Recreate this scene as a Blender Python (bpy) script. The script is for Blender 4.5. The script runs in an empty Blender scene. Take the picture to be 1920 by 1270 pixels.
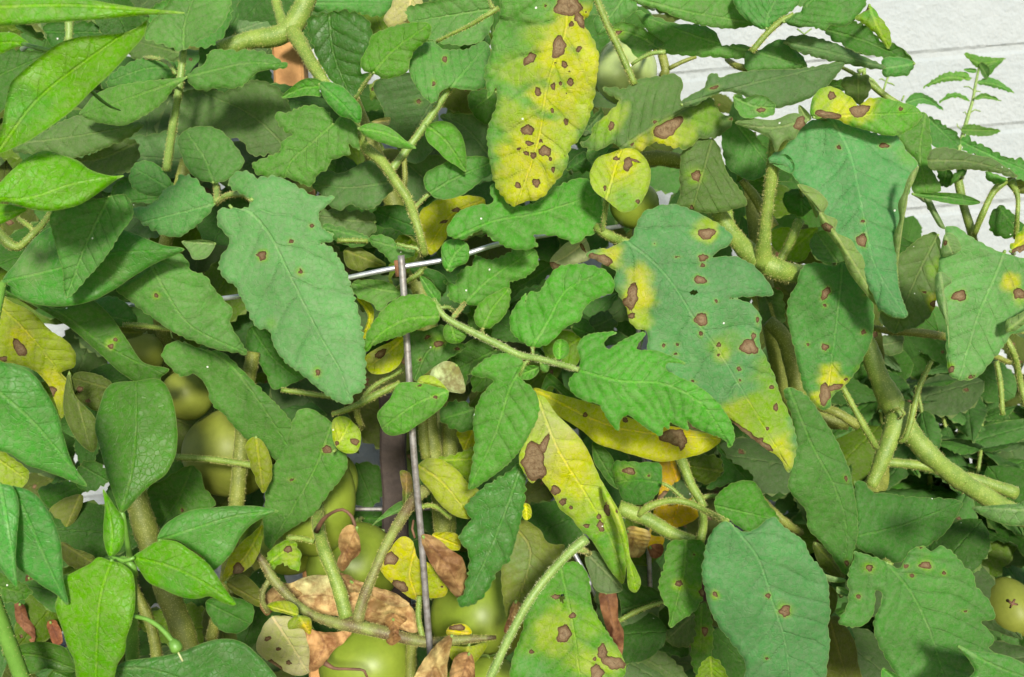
import bpy, math, random
import numpy as np
from mathutils import Vector, Matrix, Euler
random.seed(7); rng = np.random.default_rng(11)
SC = bpy.context.scene
COL = SC.collection
# ---------------------------------------------------------------- camera, sky, sun, exposure
CAM_H = 0.56
PITCH, ROLL = math.radians(12), math.radians(-5)
cam_data = bpy.data.cameras.new('camera'); cam = bpy.data.objects.new('camera', cam_data); COL.objects.link(cam)
cam_data.sensor_width = 36; cam_data.lens = 35; cam_data.clip_start = .02; cam_data.clip_end = 500
CM = Matrix.Translation((0, 0, CAM_H)) @ (Matrix.Rotation(math.radians(90) - PITCH, 4, 'X') @ Matrix.Rotation(ROLL, 4, 'Z'))
cam.matrix_world = CM
cam_data.dof.use_dof = True; cam_data.dof.focus_distance = .54; cam_data.dof.aperture_fstop = 17
SC.camera = cam
SUN_EL, SUN_AZ = math.radians(25), math.radians(9)     # azimuth: to the right of straight behind the camera
w = bpy.data.worlds.new('World'); SC.world = w; w.use_nodes = True
nt = w.node_tree; nt.nodes.clear()
sky = nt.nodes.new('ShaderNodeTexSky'); sky.sky_type = 'NISHITA'; sky.sun_disc = False
sky.sun_elevation = SUN_EL; sky.sun_rotation = math.pi - SUN_AZ
bg = nt.nodes.new('ShaderNodeBackground'); bg.inputs[1].default_value = .1
wo = nt.nodes.new('ShaderNodeOutputWorld'); nt.links.new(sky.outputs[0], bg.inputs[0]); nt.links.new(bg.outputs[0], wo.inputs[0])
sl = bpy.data.lights.new('sun', 'SUN'); sl.energy = 3.5; sl.angle = math.radians(8); sl.color = (1, .96, .87)
so = bpy.data.objects.new('sun', sl); COL.objects.link(so)
sd = Vector((math.sin(SUN_AZ) * math.cos(SUN_EL), -math.cos(SUN_AZ) * math.cos(SUN_EL), math.sin(SUN_EL)))
so.rotation_euler = sd.to_track_quat('Z', 'Y').to_euler(); so.location = (0, -1, 3)
vs = SC.view_settings; vs.view_transform = 'Standard'; vs.look = 'None'; vs.gamma = 1; vs.use_curve_mapping = False
vs.exposure = 0.64
SC.cycles.max_bounces = 7; SC.cycles.diffuse_bounces = 3; SC.cycles.transmission_bounces = 5; SC.cycles.caustics_reflective = False; SC.cycles.caustics_refractive = False
TH = 18 / 35
CMn = np.array(CM)
def unproj(px, py, d):
    """photo pixel + distance along the view axis -> world point"""
    px = np.asarray(px, float); py = np.asarray(py, float); d = np.asarray(d, float)
    v = np.stack([(px - 960) / 960 * TH * d, -(py - 635) / 960 * TH * d, -d, np.ones_like(d * px)], -1)
    return (v @ CMn.T)[..., :3]
def mpp(d): return d * TH / 960
# ---------------------------------------------------------------- helpers
def link(o, parent=None):
    COL.objects.link(o)
    if parent is not None: o.parent = parent
    return o
def tag(o, label=None, cat=None, group=None, kind=None):
    if label: o['label'] = label
    if cat: o['category'] = cat
    if group: o['group'] = group
    if kind: o['kind'] = kind
    return o
def thing(name, label, cat, group=None, loc=(0, 0, 0)):
    o = bpy.data.objects.new(name, None); COL.objects.link(o); o.location = loc; o.empty_display_size = .02
    return tag(o, label, cat, group)
def mesh_np(name, V, F, mats, parent=None, smooth=True, midx=None, attrs=None, cols=None):
    me = bpy.data.meshes.new(name)
    V = np.asarray(V, np.float32)
    if parent is not None: V = V - np.array(parent.location, np.float32)
    if isinstance(F, np.ndarray):
        k = F.shape[1]; n = len(F)
        me.vertices.add(len(V)); me.vertices.foreach_set('co', V.ravel())
        me.loops.add(n * k); me.loops.foreach_set('vertex_index', F.astype(np.int32).ravel())
        me.polygons.add(n); me.polygons.foreach_set('loop_start', np.arange(0, n * k, k, dtype=np.int32))
        me.update(calc_edges=True)
    else:
        me.from_pydata([tuple(map(float, v)) for v in V], [], F)
    for m in (mats if isinstance(mats, (list, tuple)) else [mats]): me.materials.append(m)
    if midx is not None: me.polygons.foreach_set('material_index', np.asarray(midx, np.int32))
    me.polygons.foreach_set('use_smooth', np.full(len(me.polygons), smooth))
    for k, a in (attrs or {}).items():
        at = me.attributes.new(k, 'FLOAT', 'POINT'); at.data.foreach_set('value', np.asarray(a, np.float32))
    if cols is not None:
        at = me.attributes.new('base', 'FLOAT_COLOR', 'POINT')
        c = np.ones((len(V), 4), np.float32); c[:, :3] = cols; at.data.foreach_set('color', c.ravel())
    me.update()
    o = bpy.data.objects.new(name, me); link(o, parent)
    return o
# ---------------------------------------------------------------- materials
class N:
    def __init__(s, name):
        s.m = bpy.data.materials.new(name); s.m.use_nodes = True; s.t = s.m.node_tree; s.t.nodes.clear()
        s.out = s.t.nodes.new('ShaderNodeOutputMaterial')
    def n(s, t, **kw):
        nd = s.t.nodes.new('ShaderNode' + t)
        for k, v in kw.items():
            if k.startswith('i_'): nd.inputs[int(k[2:]) if k[2:].isdigit() else k[2:]].default_value = v
            else: setattr(nd, k, v)
        return nd
    def l(s, a, b): s.t.links.new(a, b)
    def inp(s, nd, i, v):
        if hasattr(v, 'is_linked') or hasattr(v, 'links'): s.l(v, nd.inputs[i])
        elif v is not None:
            nd.inputs[i].default_value = v
    def math(s, op, a, b=None, c=None, clamp=False):
        nd = s.n('Math', operation=op, use_clamp=clamp)
        s.inp(nd, 0, a)
        if b is not None: s.inp(nd, 1, b)
        if c is not None: s.inp(nd, 2, c)
        return nd.outputs[0]
    def ss(s, v, a, b, lo=0., hi=1.):
        nd = s.n('MapRange', interpolation_type='SMOOTHSTEP')
        s.inp(nd, 0, v); s.inp(nd, 1, a); s.inp(nd, 2, b); s.inp(nd, 3, lo); s.inp(nd, 4, hi)
        return nd.outputs[0]
    def mix(s, f, a, b, mode='MIX'):
        nd = s.n('Mix', data_type='RGBA', blend_type=mode)
        s.inp(nd, 0, f)
        for i, v in ((6, a), (7, b)):
            if isinstance(v, tuple): nd.inputs[i].default_value = (*v, 1) if len(v) == 3 else v
            else: s.l(v, nd.inputs[i])
        return nd.outputs[2]
    def noise(s, vec, scale, detail=3, rough=.55):
        nd = s.n('TexNoise'); s.l(vec, nd.inputs['Vector']); nd.inputs['Scale'].default_value = scale
        nd.inputs['Detail'].default_value = detail; nd.inputs['Roughness'].default_value = rough
        return nd.outputs[0]
    def attr(s, name, col=False):
        nd = s.n('Attribute', attribute_name=name, attribute_type='GEOMETRY')
        return nd.outputs['Color'] if col else nd.outputs['Fac']

def leaf_material(name, rough=.5, spec=.35, fuzz=True, trans=.33):
    g = N(name)
    tc = g.n('TexCoord').outputs['Object']
    base = g.attr('base', True); vein = g.attr('vein'); les = g.attr('les'); edge = g.attr('edge')
    n1 = g.noise(tc, 55, 4); n2 = g.noise(tc, 420, 3, .7); n3 = g.noise(tc, 1500, 2, .6)
    v = g.ss(n1, .3, .7, .92, 1.1)
    c = g.mix(1, base, (1, 1, 1), 'MULTIPLY')
    hsv = g.n('HueSaturation'); g.l(c, hsv.inputs['Color']); g.l(v, hsv.inputs['Value'])
    g.l(g.ss(n2, .25, .75, .488, .512), hsv.inputs['Hue']); g.l(g.ss(n2, .3, .7, .9, 1.1), hsv.inputs['Saturation'])
    c = hsv.outputs[0]
    # fine tertiary vein net
    vo = g.n('TexVoronoi', feature='DISTANCE_TO_EDGE'); g.l(tc, vo.inputs['Vector']); vo.inputs['Scale'].default_value = 330
    net = g.ss(vo.outputs[0], .0, .09, 1., 0.)
    c = g.mix(g.math('MULTIPLY', net, .16), c, g.mix(1, c, (1.7, 1.6, 1.7), 'MULTIPLY'))
    # fine dusty hairs
    if fuzz:
        c = g.mix(g.ss(n3, .58, .8, 0, .14), c, (.30, .40, .24))
    # veins (attribute = distance in millimetres)
    vl = g.ss(vein, .10, .55, 1., 0.)
    c = g.mix(g.math('MULTIPLY', vl, .32), c, g.mix(1, c, (2.3, 1.75, 2.0), 'MULTIPLY'))
    vs_ = g.math('MULTIPLY', g.ss(vein, .40, .55, 0., 1.), g.ss(vein, .65, 1.3, .13, 0.))  # dark band along the veins, groove shading put into the colour
    c = g.mix(vs_, c, g.mix(1, c, (.45, .52, .5), 'MULTIPLY'))
    # pale rim
    c = g.mix(g.ss(edge, .05, .5, .45, 0.), c, g.mix(.5, c, (.42, .48, .16)))
    # lesions: les = signed distance in mm, negative inside
    ld = g.math('ADD', les, g.math('MULTIPLY', g.math('SUBTRACT', n2, .5), 2.2))
    ring = g.n('TexWave'); 
    rings = g.math('SINE', g.math('MULTIPLY', ld, 7.5))
    brown = g.mix(g.ss(rings, -1, 1), (.21, .13, .070), (.13, .075, .036))
    brown = g.mix(g.math('MULTIPLY', g.ss(ld, -2.2, -.7, .75, 0.), g.ss(n2, .3, .6)), brown, (.34, .25, .145))
    brown = g.mix(g.ss(n1, .4, .75, 0., .5), brown, (.28, .19, .105))
    brown = g.mix(g.ss(ld, -.6, -.05, 0., .85), brown, (.085, .042, .02))
    c = g.mix(g.math('MULTIPLY', g.ss(ld, .0, .6, .35, 0.), 1.), c, g.mix(.6, c, (.46, .44, .16)))
    c = g.mix(g.ss(ld, -.12, .12, 1., 0.), c, brown)
    # tiny white flecks
    vf = g.n('TexVoronoi'); g.l(tc, vf.inputs['Vector']); vf.inputs['Scale'].default_value = 85
    sep = g.n('SeparateColor'); g.l(vf.outputs['Color'], sep.inputs[0])
    fl = g.math('MULTIPLY', g.math('LESS_THAN', vf.outputs['Distance'], .047), g.math('GREATER_THAN', sep.outputs[0], .77))
    if fuzz: c = g.mix(fl, c, (.8, .82, .75))
    # underside
    geo = g.n('NewGeometry')
    hs2 = g.n('HueSaturation'); g.l(c, hs2.inputs['Color']); hs2.inputs['Saturation'].default_value = .72; hs2.inputs['Value'].default_value = 1.25
    c = g.mix(geo.outputs['Backfacing'], c, hs2.outputs[0])
    # bump
    vb = g.n('TexVoronoi'); g.l(tc, vb.inputs['Vector']); vb.inputs['Scale'].default_value = 210
    h = g.math('ADD', g.math('MULTIPLY', n2, .25), g.math('MULTIPLY', net, -.25))
    h = g.math('ADD', h, g.math('MULTIPLY', g.ss(vb.outputs['Distance'], 0., .8, .55 if fuzz else .2, 0.), 1.))
    h = g.math('ADD', h, g.math('MULTIPLY', g.ss(vein, .0, .9, -.9, 0.), 1.))
    h = g.math('ADD', h, g.math('MULTIPLY', g.ss(ld, -.4, .2, -1.2, 0.), 1.))
    bp = g.n('Bump'); bp.inputs['Strength'].default_value = .9; bp.inputs['Distance'].default_value = .0006; g.l(h, bp.inputs['Height'])
    p = g.n('BsdfPrincipled'); g.l(c, p.inputs['Base Color']); g.l(bp.outputs[0], p.inputs['Normal'])
    g.l(g.ss(ld, -.1, .1, .85, rough), p.inputs['Roughness']); p.inputs['Specular IOR Level'].default_value = spec
    t = g.n('BsdfTranslucent'); g.l(g.mix(1, c, (1.25, 1.3, .6), 'MULTIPLY'), t.inputs[0])
    mx = g.n('MixShader'); mx.inputs[0].default_value = trans; g.l(p.outputs[0], mx.inputs[1]); g.l(t.outputs[0], mx.inputs[2])
    g.l(mx.outputs[0], g.out.inputs[0])
    return g.m
M_TOM = leaf_material('tomato_leaf', .55, .16)
M_PEP = leaf_material('pepper_leaf', .42, .22, fuzz=False)
M_GLO = leaf_material('glossy_leaf', .42, .3)

def dry_material():
    g = N('dry_leaf'); tc = g.n('TexCoord').outputs['Object']
    base = g.attr('base', True); vein = g.attr('vein')
    n1 = g.noise(tc, 90, 5, .65); n2 = g.noise(tc, 600, 3, .7)
    c = g.mix(g.ss(n1, .36, .64), g.mix(1, base, (.6, .46, .36), 'MULTIPLY'), g.mix(1, base, (1.45, 1.5, 1.45), 'MULTIPLY'))
    c = g.mix(g.ss(vein, .1, .5, .5, 0.), c, g.mix(1, c, (.5, .42, .4), 'MULTIPLY'))
    bp = g.n('Bump'); bp.inputs['Strength'].default_value = .9; bp.inputs['Distance'].default_value = .0012
    g.l(g.math('ADD', n1, g.math('MULTIPLY', n2, .3)), bp.inputs['Height'])
    p = g.n('BsdfPrincipled'); g.l(c, p.inputs['Base Color']); g.l(bp.outputs[0], p.inputs['Normal']); p.inputs['Roughness'].default_value = .75
    t = g.n('BsdfTranslucent'); g.l(c, t.inputs[0])
    mx = g.n('MixShader'); mx.inputs[0].default_value = .15; g.l(p.outputs[0], mx.inputs[1]); g.l(t.outputs[0], mx.inputs[2])
    g.l(mx.outputs[0], g.out.inputs[0]); return g.m
M_DRY = dry_material()

def simple(name, c1, c2, scale, rough=.6, bump=.4, bdist=.001, metal=0, spec=.5, detail=4, sss=0):
    g = N(name); tc = g.n('TexCoord').outputs['Object']
    n1 = g.noise(tc, scale, detail, .6); n2 = g.noise(tc, scale * 7, 3, .7)
    c = g.mix(g.ss(n1, .3, .7), c1, c2); c = g.mix(g.ss(n2, .3, .8, 0, .35), c, g.mix(1, c, (.6, .6, .6), 'MULTIPLY'))
    bp = g.n('Bump'); bp.inputs['Strength'].default_value = bump; bp.inputs['Distance'].default_value = bdist
    g.l(g.math('ADD', n1, g.math('MULTIPLY', n2, .4)), bp.inputs['Height'])
    p = g.n('BsdfPrincipled'); g.l(c, p.inputs['Base Color']); g.l(bp.outputs[0], p.inputs['Normal'])
    p.inputs['Roughness'].default_value = rough; p.inputs['Metallic'].default_value = metal; p.inputs['Specular IOR Level'].default_value = spec
    if sss:
        p.inputs['Subsurface Weight'].default_value = sss; p.inputs['Subsurface Radius'].default_value = (.004, .006, .001)
    g.l(p.outputs[0], g.out.inputs[0]); return g.m
def fuzzy(m, amt=.42, sc=900):
    t = m.node_tree; p = next(n for n in t.nodes if n.type == 'BSDF_PRINCIPLED'); lk = p.inputs['Base Color'].links[0]; src = lk.from_socket
    tc = t.nodes.new('ShaderNodeTexCoord'); vo = t.nodes.new('ShaderNodeTexVoronoi'); vo.inputs['Scale'].default_value = sc
    t.links.new(tc.outputs['Object'], vo.inputs['Vector'])
    mr = t.nodes.new('ShaderNodeMapRange'); mr.inputs[1].default_value = .12; mr.inputs[2].default_value = .34; mr.inputs[3].default_value = amt; mr.inputs[4].default_value = 0
    t.links.new(vo.outputs['Distance'], mr.inputs[0])
    mx = t.nodes.new('ShaderNodeMix'); mx.data_type = 'RGBA'; mx.inputs[7].default_value = (.62, .60, .24, 1)
    t.links.new(mr.outputs[0], mx.inputs[0]); t.links.new(src, mx.inputs[6]); t.links.new(mx.outputs[2], p.inputs['Base Color'])
    p.inputs['Sheen Weight'].default_value = .08; p.inputs['Sheen Tint'].default_value = (.9, .9, .4, 1); p.inputs['Sheen Roughness'].default_value = .4
    return m
M_STEM = simple('tomato_stem', (.22, .31, .045), (.135, .225, .028), 120, .55, .7, .0008)
M_STEMO = simple('old_stem', (.215, .245, .035), (.135, .165, .022), 90, .6, .6, .0008)
M_STEML = simple('young_stem', (.22, .34, .07), (.16, .27, .05), 120, .5, .4, .0005)
M_STEMB = simple('spotted_stem', (.22, .28, .06), (.12, .08, .035), 60, .6, .5, .0006)
M_STEMP = simple('pepper_stem', (.16, .34, .05), (.12, .27, .035), 80, .45, .3, .0004)
M_TWIG = simple('dry_twig', (.20, .10, .05), (.10, .05, .025), 120, .7, .6, .0006)
for _m in (M_STEM, M_STEMO, M_STEML): fuzzy(_m)
fuzzy(M_STEMB, .3)
M_HAIR = simple('stem_hair', (.62, .56, .20), (.48, .44, .13), 300, .4, 0)
M_HAIRL = simple('pale_hair', (.58, .60, .30), (.46, .50, .22), 300, .4, 0)
M_FRUIT = simple('green_tomato_skin', (.19, .265, .024), (.25, .315, .036), 26, .42, .06, .0004, spec=.35, sss=.15)
M_FRUITP = simple('pale_tomato_skin', (.40, .48, .18), (.32, .42, .12), 26, .2, .06, .0004, spec=.5, sss=.15)
M_FRUITY = simple('yellowing_shaded_tomato_skin', (.215, .245, .036), (.17, .20, .028), 26, .5, .06, .0004, spec=.3, sss=.15)  # yellowish skin, its colour also darkened to carry shade on the fruit
M_WIRE = simple('galvanised_wire', (.72, .74, .78), (.52, .54, .58), 200, .38, .3, .0003, metal=.75)
M_WIRED = simple('dull_wire', (.36, .35, .33), (.20, .175, .15), 240, .5, .5, .0003, metal=.45)
M_RUST = simple('rusty_weld', (.30, .14, .06), (.18, .08, .04), 400, .8, .5, .0004)
M_WOODD = simple('weathered_wood', (.085, .062, .05), (.042, .03, .025), 60, .85, .8, .0015)
M_WOODL = simple('bare_wood', (.50, .26, .09), (.36, .17, .055), 60, .8, .6, .001)
M_SOIL = simple('soil', (.055, .03, .02), (.022, .013, .009), 18, .95, 1., .01)
M_MULCH = simple('bark_mulch', (.17, .065, .03), (.07, .03, .018), 50, .9, .8, .002)
M_HOSE = simple('black_hose', (.015, .015, .018), (.03, .03, .035), 60, .35, .1, .0004)
def wall_mat():
    g = N('white_paint'); tc = g.n('TexCoord').outputs['Object']
    n1 = g.noise(tc, 9, 4); n2 = g.noise(tc, 160, 5, .7); n3 = g.noise(tc, 40, 4, .6)
    c = g.mix(g.ss(n1, .3, .7), (.345, .38, .378), (.39, .42, .415))
    c = g.mix(g.ss(n3, .66, .76, 0, .45), c, (.43, .46, .46))
    bp = g.n('Bump'); bp.inputs['Strength'].default_value = .75; bp.inputs['Distance'].default_value = .004
    g.l(g.math('ADD', n3, g.math('MULTIPLY', n2, .35)), bp.inputs['Height'])
    p = g.n('BsdfPrincipled'); g.l(c, p.inputs['Base Color']); g.l(bp.outputs[0], p.inputs['Normal']); p.inputs['Roughness'].default_value = .7
    g.l(p.outputs[0], g.out.inputs[0]); return g.m
M_WALL = wall_mat()
# ---------------------------------------------------------------- curves and tubes
def catmull(P, step=4., closed=False):
    P = np.asarray(P, float); n = len(P); out = []
    if not closed and n == 2:
        k = max(2, int(np.linalg.norm(P[1, :2] - P[0, :2]) / step)); t = np.linspace(0, 1, k + 1)[:, None]
        return P[0] * (1 - t) + P[1] * t
    rngi = range(n) if closed else range(n - 1)
    for i in rngi:
        p1, p2 = P[i], P[(i + 1) % n]
        p0 = P[i - 1] if (closed or i > 0) else 2 * p1 - p2
        p3 = P[(i + 2) % n] if (closed or i + 2 < n) else 2 * p2 - p1
        d = [max(1e-6, np.linalg.norm(b[:2] - a[:2]) ** .5) for a, b in ((p0, p1), (p1, p2), (p2, p3))]
        t0, t1 = 0, d[0]; t2 = t1 + d[1]; t3 = t2 + d[2]
        k = max(1, int(np.linalg.norm(p2[:2] - p1[:2]) / step))
        for t in np.linspace(t1, t2, k, endpoint=False):
            A1 = (t1 - t) / (t1 - t0) * p0 + (t - t0) / (t1 - t0) * p1
            A2 = (t2 - t) / (t2 - t1) * p1 + (t - t1) / (t2 - t1) * p2
            A3 = (t3 - t) / (t3 - t2) * p2 + (t - t2) / (t3 - t2) * p3
            B1 = (t2 - t) / (t2 - t0) * A1 + (t - t0) / (t2 - t0) * A2
            B2 = (t3 - t) / (t3 - t1) * A2 + (t - t1) / (t3 - t1) * A3
            out.append((t2 - t) / (t2 - t1) * B1 + (t - t1) / (t2 - t1) * B2)
    if not closed: out.append(P[-1])
    return np.array(out)
def tube_geo(P, R, sides=10, flat=1.):
    """P: (n,3) world points, R: radii"""
    P = np.asarray(P, float); n = len(P)
    T = np.gradient(P, axis=0); T /= np.linalg.norm(T, axis=1)[:, None] + 1e-12
    up = np.array([.13, -1., .21]); up /= np.linalg.norm(up)
    S = np.cross(T, up); S /= np.linalg.norm(S, axis=1)[:, None] + 1e-12
    U = np.cross(S, T)
    a = np.linspace(0, 2 * np.pi, sides, endpoint=False)
    V = P[:, None] + (S[:, None] * np.cos(a)[None, :, None] + U[:, None] * np.sin(a)[None, :, None] * flat) * np.asarray(R)[:, None, None]
    V = V.reshape(-1, 3); F = []
    for i in range(n - 1):
        for j in range(sides):
            k = (j + 1) % sides
            F.append((i * sides + j, i * sides + k, (i + 1) * sides + k, (i + 1) * sides + j))
    F.append(tuple(range(sides))[::-1]); F.append(tuple(range((n - 1) * sides, n * sides)))
    return V, F, S, U
def tube(name, P, R, mat, parent, sides=10, hair=0., hairlen=.0016, hairmat=None, label=None):
    P = np.asarray(P, float); R = np.asarray(R, float)
    L = np.linalg.norm(np.diff(P, axis=0), axis=1).sum()
    V, F, S, U = tube_geo(P, R, sides)
    midx = [0] * len(F)
    if hair > 0:
        nh = int(hair * 3.2 * L * 1000)
        ii = rng.uniform(0, len(P) - 1.001, nh); i0 = ii.astype(int); f = (ii - i0)[:, None]
        c = P[i0] * (1 - f) + P[i0 + 1] * f; r = R[i0]
        a = rng.uniform(0, 2 * np.pi, nh)
        nrm = S[i0] * np.cos(a)[:, None] + U[i0] * np.sin(a)[:, None]
        b = c + nrm * r[:, None] * .97
        tip = b + (nrm + rng.normal(0, .3, (nh, 3))) * (hairlen * .55 * rng.uniform(.4, 1.1, nh) ** 1.3)[:, None]
        w_ = np.cross(nrm, rng.normal(size=(nh, 3))); w_ /= np.linalg.norm(w_, axis=1)[:, None]
        hw = .00009
        HV = np.concatenate([b - w_ * hw, b + w_ * hw, tip], 0); o = len(V)
        V = np.concatenate([V, HV]); F = F + [(o + k, o + nh + k, o + 2 * nh + k) for k in range(nh)]
        midx += [1] * nh
    ob = mesh_np(name, V, F, [mat, hairmat or M_HAIR], parent, True, midx)
    if label: ob['label'] = label
    return ob
# ---------------------------------------------------------------- leaf builder
REG = dict(A=(0, 0), B=(480, 0), C=(960, 0), D=(1420, 0), E=(0, 420), F=(480, 420), G=(960, 420), H=(1420, 420),
           I=(0, 840), J=(480, 840), K=(960, 840), L=(1420, 840))
def conv(reg, pts):
    pts = np.array(pts, float)
    if reg == 'P': return pts
    pts = pts.copy(); ox, oy = REG[reg]
    pts[:, 0] = pts[:, 0] / 2.954 + ox; pts[:, 1] = pts[:, 1] / 2.954 + oy
    return pts
def parse(s): return [tuple(float(v) for v in t.split(',')) for t in s.split()]
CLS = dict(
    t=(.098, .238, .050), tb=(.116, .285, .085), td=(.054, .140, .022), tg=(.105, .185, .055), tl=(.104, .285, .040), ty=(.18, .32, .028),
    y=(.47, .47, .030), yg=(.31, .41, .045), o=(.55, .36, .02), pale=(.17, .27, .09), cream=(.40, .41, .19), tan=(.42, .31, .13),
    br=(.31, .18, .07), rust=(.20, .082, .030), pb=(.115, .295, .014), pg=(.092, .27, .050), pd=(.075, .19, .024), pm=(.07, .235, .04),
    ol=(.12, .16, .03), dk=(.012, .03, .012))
def noise2(x, y, seed):
    """cheap smooth value noise from sines"""
    r = np.random.default_rng(seed); v = 0
    for k in range(5):
        a = r.uniform(0, 6.28); f = (k + 1) * .55; ph = r.uniform(0, 6.28, 2)
        v = v + np.sin((x * math.cos(a) + y * math.sin(a)) * f + ph[0] + 1.3 * np.sin((y * math.cos(a) - x * math.sin(a)) * f * .7 + ph[1])) / (k + 1)
    return v / 2
def polyline_proj(x, y, R):
    """nearest point on polyline: arc length, signed distance"""
    seg = np.diff(R, axis=0); L = np.linalg.norm(seg, axis=1); cum = np.concatenate([[0], np.cumsum(L)])
    best = np.full(x.shape, 1e18); s = np.zeros_like(x); sg = np.zeros_like(x)
    for i in range(len(seg)):
        dx, dy = seg[i] / max(L[i], 1e-9)
        rx, ry = x - R[i, 0], y - R[i, 1]
        t = rx * dx + ry * dy
        lo = -1e9 if i == 0 else 0; hi = 1e9 if i == len(seg) - 1 else L[i]
        tc = np.clip(t, lo, hi)
        qx, qy = rx - tc * dx, ry - tc * dy; d2 = qx * qx + qy * qy
        m = d2 < best
        best = np.where(m, d2, best); s = np.where(m, cum[i] + tc, s); sg = np.where(m, np.sign(rx * dy - ry * dx), sg)
    return s, np.sqrt(best) * np.where(sg == 0, 1, sg), cum[-1]
def serrate(Q, amp, wave, seed):
    """Q closed dense outline; pushes irregular saw teeth outward"""
    if amp <= 0: return Q
    r = random.Random(seed); n = len(Q)
    d = np.linalg.norm(np.roll(Q, -1, 0) - Q, axis=1); s = np.concatenate([[0], np.cumsum(d)[:-1]]); T = d.sum()
    teeth = [0]
    while teeth[-1] < T: teeth.append(teeth[-1] + wave * r.uniform(.5, 1.5))
    teeth = np.array(teeth); am = np.array([amp * r.uniform(.2, 1.5) for _ in teeth])
    i = np.clip(np.searchsorted(teeth, s, 'right') - 1, 0, len(teeth) - 2)
    f = (s - teeth[i]) / (teeth[i + 1] - teeth[i])
    prof = np.where(f < .7, np.sin(f / .7 * math.pi / 2), np.cos((f - .7) / .3 * math.pi / 2)) - .5
    tan = np.roll(Q, -1, 0) - np.roll(Q, 1, 0); tan /= np.linalg.norm(tan, axis=1)[:, None] + 1e-9
    area = .5 * np.sum(Q[:, 0] * np.roll(Q[:, 1], -1) - np.roll(Q[:, 0], -1) * Q[:, 1])
    nr = np.stack([tan[:, 1], -tan[:, 0]], 1) * (1 if area > 0 else -1)
    return Q + nr * (prof * am[i])[:, None]
def inside(x, y, Q):
    c = np.zeros(x.shape, bool); x2, y2 = np.roll(Q[:, 0], -1), np.roll(Q[:, 1], -1)
    for a, b, p, q in zip(Q[:, 0], Q[:, 1], x2, y2):
        if b == q: continue
        m = (b > y) != (q > y)
        c ^= m & (x < (p - a) * (y - b) / (q - b) + a)
    return c
def nearest_on(x, y, Q):
    A = Q; B = np.roll(Q, -1, 0); AB = B - A; l2 = (AB ** 2).sum(1) + 1e-12
    P = np.stack([x, y], 1)
    out = np.zeros_like(P); dist = np.zeros(len(P))
    for i0 in range(0, len(P), 2000):
        p = P[i0:i0 + 2000]
        t = np.clip(((p[:, None] - A[None]) * AB[None]).sum(2) / l2[None], 0, 1)
        q = A[None] + AB[None] * t[..., None]; d = ((p[:, None] - q) ** 2).sum(2); j = d.argmin(1)
        out[i0:i0 + 2000] = q[np.arange(len(p)), j]; dist[i0:i0 + 2000] = np.sqrt(d[np.arange(len(p)), j])
    return out, dist
LEAVES = []
SEED = [100]
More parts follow.
